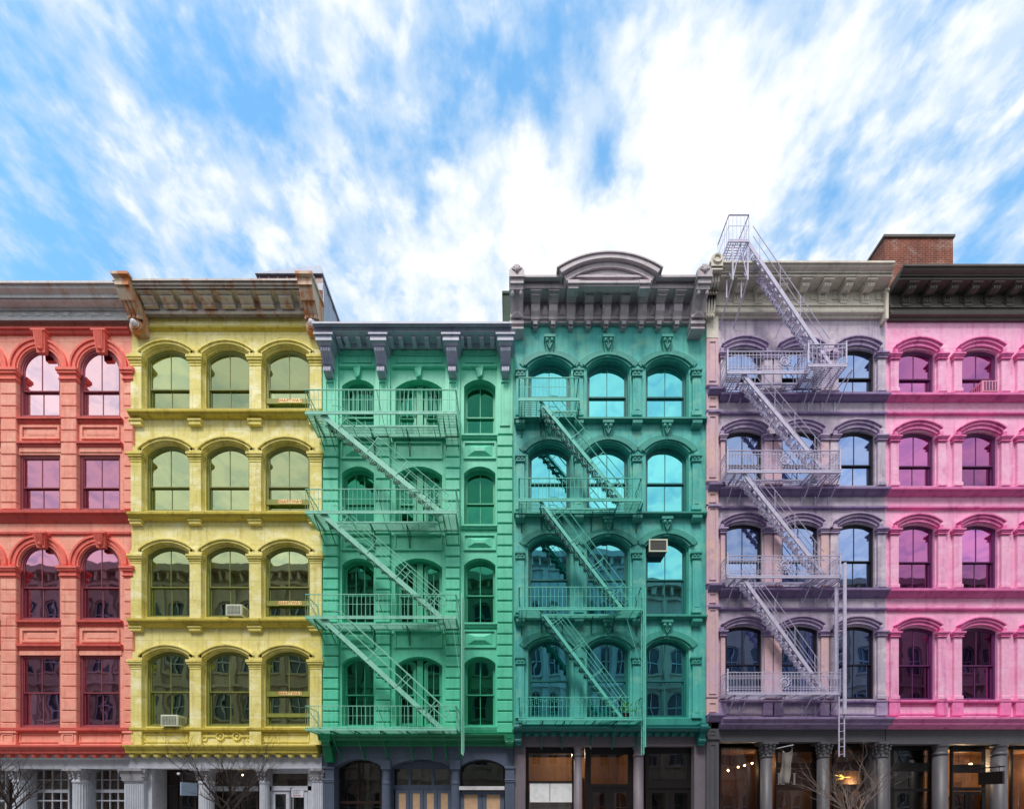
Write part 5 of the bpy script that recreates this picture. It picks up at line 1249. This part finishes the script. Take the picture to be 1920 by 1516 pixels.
# ================================================================ on the roofs
def roof_things():
    t = thing('roof_bulkhead', (-10.3, 4, Z(560)), 'brown standing seam roof bulkhead with a low pitched top behind the rusty cornice', 'bulkhead')
    xa, xb, ya, yb, z0, zt = U(483, 2.5), U(603, 2.5), 2.5, 7.5, 20.6, Z(515, 2.5)
    mb = MB(); mb.box(xa, xb, ya, yb, z0, zt)
    x = xa+.1
    while x < xb: mb.box(x, x+.03, ya-.03, ya, z0, zt); x += .42
    mb.build('wall', 'maroon_metal', t)
    mb = MB(); mb.box(xb+.002, xb+.02, ya, yb, z0, zt-.05)
    mb.build('side_cladding', 'flash', t)
    mb = MB(); y = ya
    while y < yb: mb.box(xb+.02, xb+.06, y, y+.07, z0, zt-.05); y += .55
    mb.build('seam', 'maroon_metal', t)
    mb = MB(); zc = Z(496, 2.9); mb.add([(xa-.08, ya-.08, zt), (xb+.08, ya-.08, zt), (xb+.08, yb, zt), (xa-.08, yb, zt), (xb-.25, ya+.4, zc), (xb-.25, yb-.5, zc), (xa-.08, ya-.08, zt-.04), (xb+.08, ya-.08, zt-.04), (xb+.08, yb, zt-.04), (xa-.08, yb, zt-.04)],
                   [(0, 1, 4), (1, 2, 5, 4), (0, 4, 5, 3), (2, 3, 5), (6, 7, 1, 0), (7, 8, 2, 1), (8, 9, 3, 2), (9, 6, 0, 3), (9, 8, 7, 6)])
    mb.build('roof', 'flash', t)
    mb = MB(); x = U(604); mb.box(x-.22, x+.02, .06, 11, Z(540), Z(527)); mb.box(x+.002, x+.03, .06, 11, Z(610), Z(527)-.04); single(mb, 'parapet', M['flash'], 'galvanised party wall parapet running back beside the green roof', 'parapet', (x, .06, Z(540)))
    mb = MB(); xa, xb = U(943, 3), U(943, 3)+.75; zt = Z(547, 3); mb.box(xa, xb, 3, 4.3, 18.6, zt-.12); mb.box(xa-.04, xb+.04, 2.96, 4.34, zt-.12, zt)
    single(mb, 'chimney', M['brick_green'], 'mossy brick chimney left of the turquoise cornice', 'chimney', (xa, 3, 18.6))
    t = thing('roof_bulkhead', (17.7, 3, 20), 'red brick roof bulkhead behind the black cornice', 'bulkhead')
    xa, xb = U(1658, 1.6), U(1787, 1.6); zt = Z(443, 1.6); mb = MB(); mb.box(xa, xb, 1.6, 6, 20.1, zt-.08); mb.build('wall', 'brick', t)
    mb = MB(); mb.box(xa-.05, xb+.05, 1.55, 6.05, zt-.08, zt+.03); mb.build('coping', 'black_metal', t)
roof_things()

# ================================================================ things on the fronts
def ac(px0, px1, py0, py1, p, back, label, cm='ac', gm='ac_grille', bars=False, white=False):
    X0, X1, z0, z1 = U(px0, -p), U(px1, -p), Z(py1, -p), Z(py0, -p)
    t = thing('air_conditioner', ((X0+X1)/2, -p/2, z0), label, 'air conditioner', 'window air conditioners')
    mb = MB(); mb.bev(X0, X1, -p, back, z0, z1, .02); mb.build('casing', cm, t)
    mb = MB(); w = X1-X0; mb.box(X0+.06, X1-.06, -p-.004, -p+.01, z0+.07, z1-.06); g = mb.build('grille', gm, t)
    mb = MB(); n = 4 if bars else 9
    for i in range(n): a = X0+.07+(w-.14)*(i+.35)/n; mb.box(a, a+(.035 if bars else .012), -p-.012, -p-.003, z0+.07, z1-.06)
    if not bars:
        for i in range(6): a = z0+.08+(z1-z0-.15)*(i+.4)/6; mb.box(X0+.06, X1-.06, -p-.010, -p-.0035, a, a+.01)
    mb.build('louvre', cm if bars else ('shop_dark' if px0 > 1000 else 'ac'), g)
    if white: mb = MB(); frame_panel(mb, X0-.01, X1+.01, z0-.01, z1+.01, -p, .05, .02); mb.build('front_frame', 'ac', t)
    mb = MB()
    for i in range(4): mb.box(X1-.003, X1+.006, -p+.08+i*.07, -p+.11+i*.07, z0+.06, z1-.08); mb.box(X0-.006, X0+.003, -p+.08+i*.07, -p+.11+i*.07, z0+.06, z1-.08)
    mb.build('side_vent', gm, t)
    mb = MB()
    for x in (X0+.08, X1-.08): mb.bar((x, -p+.08, z0-.015), (x, back-.02, z0-.015), .025, .03)
    mb.build('support', 'steel', t)
ac(422.5, 453, 1132, 1153.5, .27, .30, 'boxy air conditioner in the middle window of the yellow front, two floors above the shops')
ac(300.5, 333, 1339, 1360.5, .25, .30, 'air conditioner in the lowest left window of the yellow front')
ac(1217, 1251, 1011, 1033.5, .10, .26, 'white framed air conditioner high in a right hand window of the turquoise front', 'shop_dark', 'ac_grille', False, True)
ac(1842.5, 1872, 712, 734, .22, .25, 'pink air conditioner with a barred front on the top floor of the pink front', 'ac_pink', 'pink_win', True)
def text_mesh(txt, size, par, mat, loc, name='lettering', ext=.004, rot=(PI/2, 0, 0), sx=1.0):
    cu = bpy.data.curves.new(name, 'FONT'); cu.body = txt; cu.size = size; cu.extrude = ext; cu.align_x = 'CENTER'; cu.align_y = 'CENTER'; cu.space_character = 1.15
    tmp = bpy.data.objects.new('tmp', cu); C.objects.link(tmp); dg = bpy.context.evaluated_depsgraph_get(); me = bpy.data.meshes.new_from_object(tmp.evaluated_get(dg)); bpy.data.objects.remove(tmp)
    me.name = name; me.materials.clear(); me.materials.append(M[mat]); o = bpy.data.objects.new(name, me); C.objects.link(o)
    org = ORG.get(par.name, Vector((0, 0, 0))); o.parent = par; o.location = Vector(loc)-org; o.rotation_euler = rot; o.scale = (sx, 1, 1); return o
for y0, y1, w in ((746.5, 754.5, 'top floor'), (936, 944, 'second highest floor'), (1126, 1133.5, 'third highest floor'), (1295.5, 1302.5, 'lowest floor above the shops')):
    Y = .058; X0, X1, z0, z1 = U(521.5, Y), U(565.5, Y), Z(y1, Y), Z(y0, Y)
    t = thing('shaftway_sign', ((X0+X1)/2, Y, z0), 'SHAFTWAY sign in red letters across the yellow front window, '+w, 'sign', 'shaftway signs')
    mb = MB(); mb.box(X0, X1, Y, Y+.018, z0, z1); mb.build('plate', 'sign_cream', t)
    text_mesh('SHAFTWAY', .165, t, 'sign_red', ((X0+X1)/2, Y-.004, (z0+z1)/2), sx=1.0)

def street_things():
    X = U(338, -1.2); t = thing('hanging_sign', (X, -.6, Z(1450, -1.2)), 'blank pale blue blade sign hung from a rod beside the grey columns', 'sign')
    mb = MB(); mb.box(X-.02, X+.02, -1.18, -.42, Z(1490, -1.2), Z(1465, -1.2)); mb.build('panel', 'sign_blue', t)
    mb = MB(); z = Z(1450, -1.2); mb.tube((X, -1.25, z), (X, .0, z), .022, 8); mb.build('rod', 'black_paint', t)
    mb = MB(); mb.ball((X, -1.28, z), .05, 10); mb.build('finial', 'sign_white', t)
    mb = MB()
    for y in (-1.1, -.5): mb.tube((X, y, z), (X, y, Z(1465, -1.2)), .006, 4)
    mb.build('chain', 'steel', t)
    X = U(1880, -1.1); z = Z(1436, -1.1); t = thing('hanging_sign', (X, -.6, z), 'black blade sign on a bracket beside the round shop columns at far right', 'sign')
    mb = MB(); mb.box(X-.03, X+.03, -1.12, -.36, Z(1468, -1.1), Z(1445, -1.1)); mb.build('panel', 'sign_black', t)
    mb = MB(); frame = [(-1.12, Z(1468, -1.1)), (-1.12, Z(1445, -1.1)), (-.36, Z(1445, -1.1)), (-.36, Z(1468, -1.1))]
    for a, b in zip(frame, frame[1:]+frame[:1]): mb.bar((X, a[0], a[1]), (X, b[0], b[1]), .075, .02)
    mb.build('sign_frame', 'brown_paint', t)
    mb = MB(); mb.tube((X, -1.16, z), (X, .0, z), .025, 8); mb.tube((X, -1.1, z), (X, .0, z+.55), .008, 5); mb.tube((X, -1.1, z), (X-.8, .3, z+.45), .008, 5)
    for y in (-1.0, -.5): mb.tube((X, y, z), (X, y, Z(1445, -1.1)), .008, 4)
    mb.build('bracket', 'black_paint', t)
    X = U(1485, -.9); t = thing('banner', (X, -.5, Z(1396, -.9)), 'grubby white cloth banner hanging from a short pole by the lilac front shop', 'banner')
    z = Z(1396, -.9); mb = MB(); mb.tube((X, -.95, z), (X, .0, z), .02, 8); mb.build('pole', 'sign_white', t)
    mb = MB(); n, k = 14, 20; z1, z0 = Z(1404, -.6), Z(1469, -.6); vs = []
    for j in range(k+1):
        for i in range(n+1):
            u, v = i/n, j/k; y = -.84+.56*u+.02*v; w = .02*math.sin(8*u+2*v)+.012*math.sin(11*v+3*u); zz = z1+(z0-z1)*v-.13*math.sin(PI*u)*(1-v)**4+.04*math.sin(PI*u)*v
            vs.append((X+w-.12*v+.05, y, zz))
    mb.add(vs, [(j*(n+1)+i, j*(n+1)+i+1, (j+1)*(n+1)+i+1, (j+1)*(n+1)+i) for j in range(k) for i in range(n)]); c = mb.build('cloth', 'cloth', t, True); md = c.modifiers.new('s', 'SOLIDIFY'); md.thickness = .008
    mb = MB(); mb.tube((X+.05, -.85, z1), (X, -.85, z), .006, 4); mb.tube((X+.05, -.23, z1), (X, -.23, z), .006, 4); mb.build('cord', 'cloth', t)
    # street sign on a post at the kerb
    Y = -3.9; X = U(546, Y); t = thing('street_sign', (X, Y, .14), 'small white notice plate with red arrow on a dark post by the grey door', 'sign')
    mb = MB(); mb.box(X-.03, X+.02, Y, Y+.05, .14, Z(1476, Y)); mb.build('post', 'shop_dark', t)
    mb = MB(); X0, X1, z0, z1 = U(547, Y), U(569.5, Y), Z(1494, Y), Z(1477.5, Y); mb.add([(X0, Y-.02, z0+.01), (X1, Y-.02, z0), (X1, Y-.02, z1-.03), (X0, Y-.02, z1), (X0, Y-.004, z0+.01), (X1, Y-.004, z0), (X1, Y-.004, z1-.03), (X0, Y-.004, z1)], [(0, 1, 2, 3), (7, 6, 5, 4), (0, 4, 5, 1), (1, 5, 6, 2), (2, 6, 7, 3), (3, 7, 4, 0)]); pl = mb.build('plate', 'sign_white', t)
    mb = MB(); h = z1-z0
    for r, (a, b) in enumerate(((.05, .28), (.05, .25), (.05, .24))):
        zz = z1-h*(.18+.2*r); x = X0+.03
        while x < X0+b: mb.box(x, x+.012, Y-.0235, Y-.0195, zz-.012, zz+.014); x += .019 if int(x*300) % 4 else .03
    mb.build('print', 'sign_print', pl)
    mb = MB(); zz = z0+h*.2; mb.box(X0+.06, X0+.27, Y-.0235, Y-.0195, zz-.01, zz+.01)
    for s in (0, 1): xx = X0+.05+s*.23; mb.prismy(Y-.0235, Y-.0195, [(xx-(.0 if s else .0), zz), (xx+(-.03 if s else .03), zz+.022), (xx+(-.03 if s else .03), zz-.022)])
    mb.build('arrow', 'sign_redbar', pl)
    # lamps glimpsed inside the shops
    def bulb(px, py, Y, r, lab, e):
        x, z = U(px, Y), Z(py, Y); t = thing('pendant_lamp', (x, Y, z), lab, 'lamp', 'lamps glowing in the shops')
        mb = MB(); mb.ball((x, Y, z), r, 10); mb.build('bulb', 'bulb', t, True); mb = MB(); mb.tube((x, Y, z+r), (x, Y, 4.1), .006, 4); mb.build('flex', 'black_paint', t)
        if e:
            l = bpy.data.lights.new('lamp_light', 'POINT'); l.energy = e; l.color = (1, .72, .42); l.shadow_soft_size = r; o = bpy.data.objects.new('lamp_light', l); C.objects.link(o); o.parent = t; o.location = (0, -.12, -.05)
    for i, (px, py) in enumerate(((1365, 1443), (1384, 1437), (1396, 1434), (1410, 1430))): bulb(px, py, 1.6+.1*i, .045, ('leftmost', 'second', 'third', 'rightmost')[i]+' in the row of four bare bulbs inside the shop under the lilac front', (18, 0, 0, 18)[i])
    bulb(1797, 1436, 1.4, .05, 'left of two ceiling lamps glowing in the amber shop at far right', 60); bulb(1820, 1432, 1.4, .06, 'right of two ceiling lamps glowing in the amber shop at far right', 0)
    bulb(1935, 1440, 1.6, .05, 'lamp glowing in the shop at the right edge behind the last column', 45)
    bulb(455, 1452, 1.6, .04, 'small lamp glowing behind the branches in the yellow front shop', 12)
    Y = 1.3; x, z = U(1582, Y), Z(1456, Y); t = thing('starburst_lamp', (x, Y, z), 'gold starburst lamp glowing inside the shop behind the pale bare tree', 'lamp'); mb = MB()
    for i in range(9): a = i*2.1; mb.tube((x, Y, z), (x+.38*math.cos(a), Y+.2*math.sin(a*1.7), z+.12*math.sin(a)), .014, 5)
    mb.build('arm', 'lamp_strip', t); l = bpy.data.lights.new('lamp_light', 'POINT'); l.energy = 18; l.color = (1, .78, .5); o = bpy.data.objects.new('lamp_light', l); C.objects.link(o); o.parent = t; o.location = (0, -.1, -.3)
    l = bpy.data.lights.new('lamp_light', 'POINT'); l.energy = 60; l.color = (1, .74, .48); Y = 1.7; x, z = U(1040, Y), Z(1432, Y)
    t = thing('pendant_lamp', (x, Y, z+.3), 'dim globe lamp inside the shop under the turquoise front', 'lamp', 'lamps glowing in the shops'); mb = MB(); mb.ball((x, Y, z+.55), .06, 10); mb.build('bulb', 'bulb', t, True); o = bpy.data.objects.new('lamp_light', l); C.objects.link(o); o.parent = t; o.location = (.4, -.2, .1)
street_things()

# ================================================================ bare street trees
def tree(px, Y, seed, mat, label, top, spread, nb=7, r0=.045, lean=0.0, fork=1.75):
    x = U(px, Y); R = random.Random(seed); t = thing('bare_tree', (x, Y, .14), label, 'tree', 'bare street trees')
    mb = MB(); p = Vector((x-lean*.5, Y, .14)); pts = [p]
    for i in range(5): p = p+Vector((lean*.1+(R.random()-.5)*.04, (R.random()-.5)*.04, (fork-.14)/5)); pts.append(p)
    for i in range(5): mb.tube(pts[i], pts[i+1], r0*(1.25-.06*i), 8, r0*(1.25-.06*(i+1)))
    mb.build('trunk', mat, t)
    def grow(m, p, d, L_, r, lv):
        seg = 4; q = p
        for i in range(seg):
            d = (d+Vector((R.uniform(-1, 1), R.uniform(-1, 1), R.uniform(-.2, .7)))*.16).normalized(); n = q+d*L_/seg; ra = r*(1-.6*i/seg); m.tube(q, n, ra, 5 if r > .01 else 4, r*(1-.6*(i+1)/seg)); q = n
            if lv > 0 and (i > 0 or lv > 2):
                for s in range(1 if R.random() < .75 else 2):
                    dd = (d+Vector((R.uniform(-1, 1), R.uniform(-1, 1), R.uniform(-.35, .7)))*.85).normalized(); grow(m, q, dd, L_*R.uniform(.45, .75), ra*.58, lv-1)
    for k in range(nb):
        m = MB(); a = 2*PI*k/nb+R.random()*.6; d = Vector((math.cos(a)*spread, math.sin(a)*.6*spread, 1)).normalized(); st = pts[-1-(k % 2)]
        grow(m, st, d, (top-st.z)*R.uniform(.55, .85), r0*.62, 3); m.build('branch', mat, t)
tree(428, -3.5, 11, 'bark', 'dark bare young tree before the shops of the yellow front', 3.5, 1.15, 8, .05)
tree(12, -3.5, 5, 'bark', 'bare young tree at the left edge before the grey columns', 3.25, .9, 6, .05, .1)
tree(1598, -3.5, 23, 'bark_pale', 'pale bare many stemmed tree before the shops of the lilac front', 3.1, .9, 6, .05, .1, 1.4)
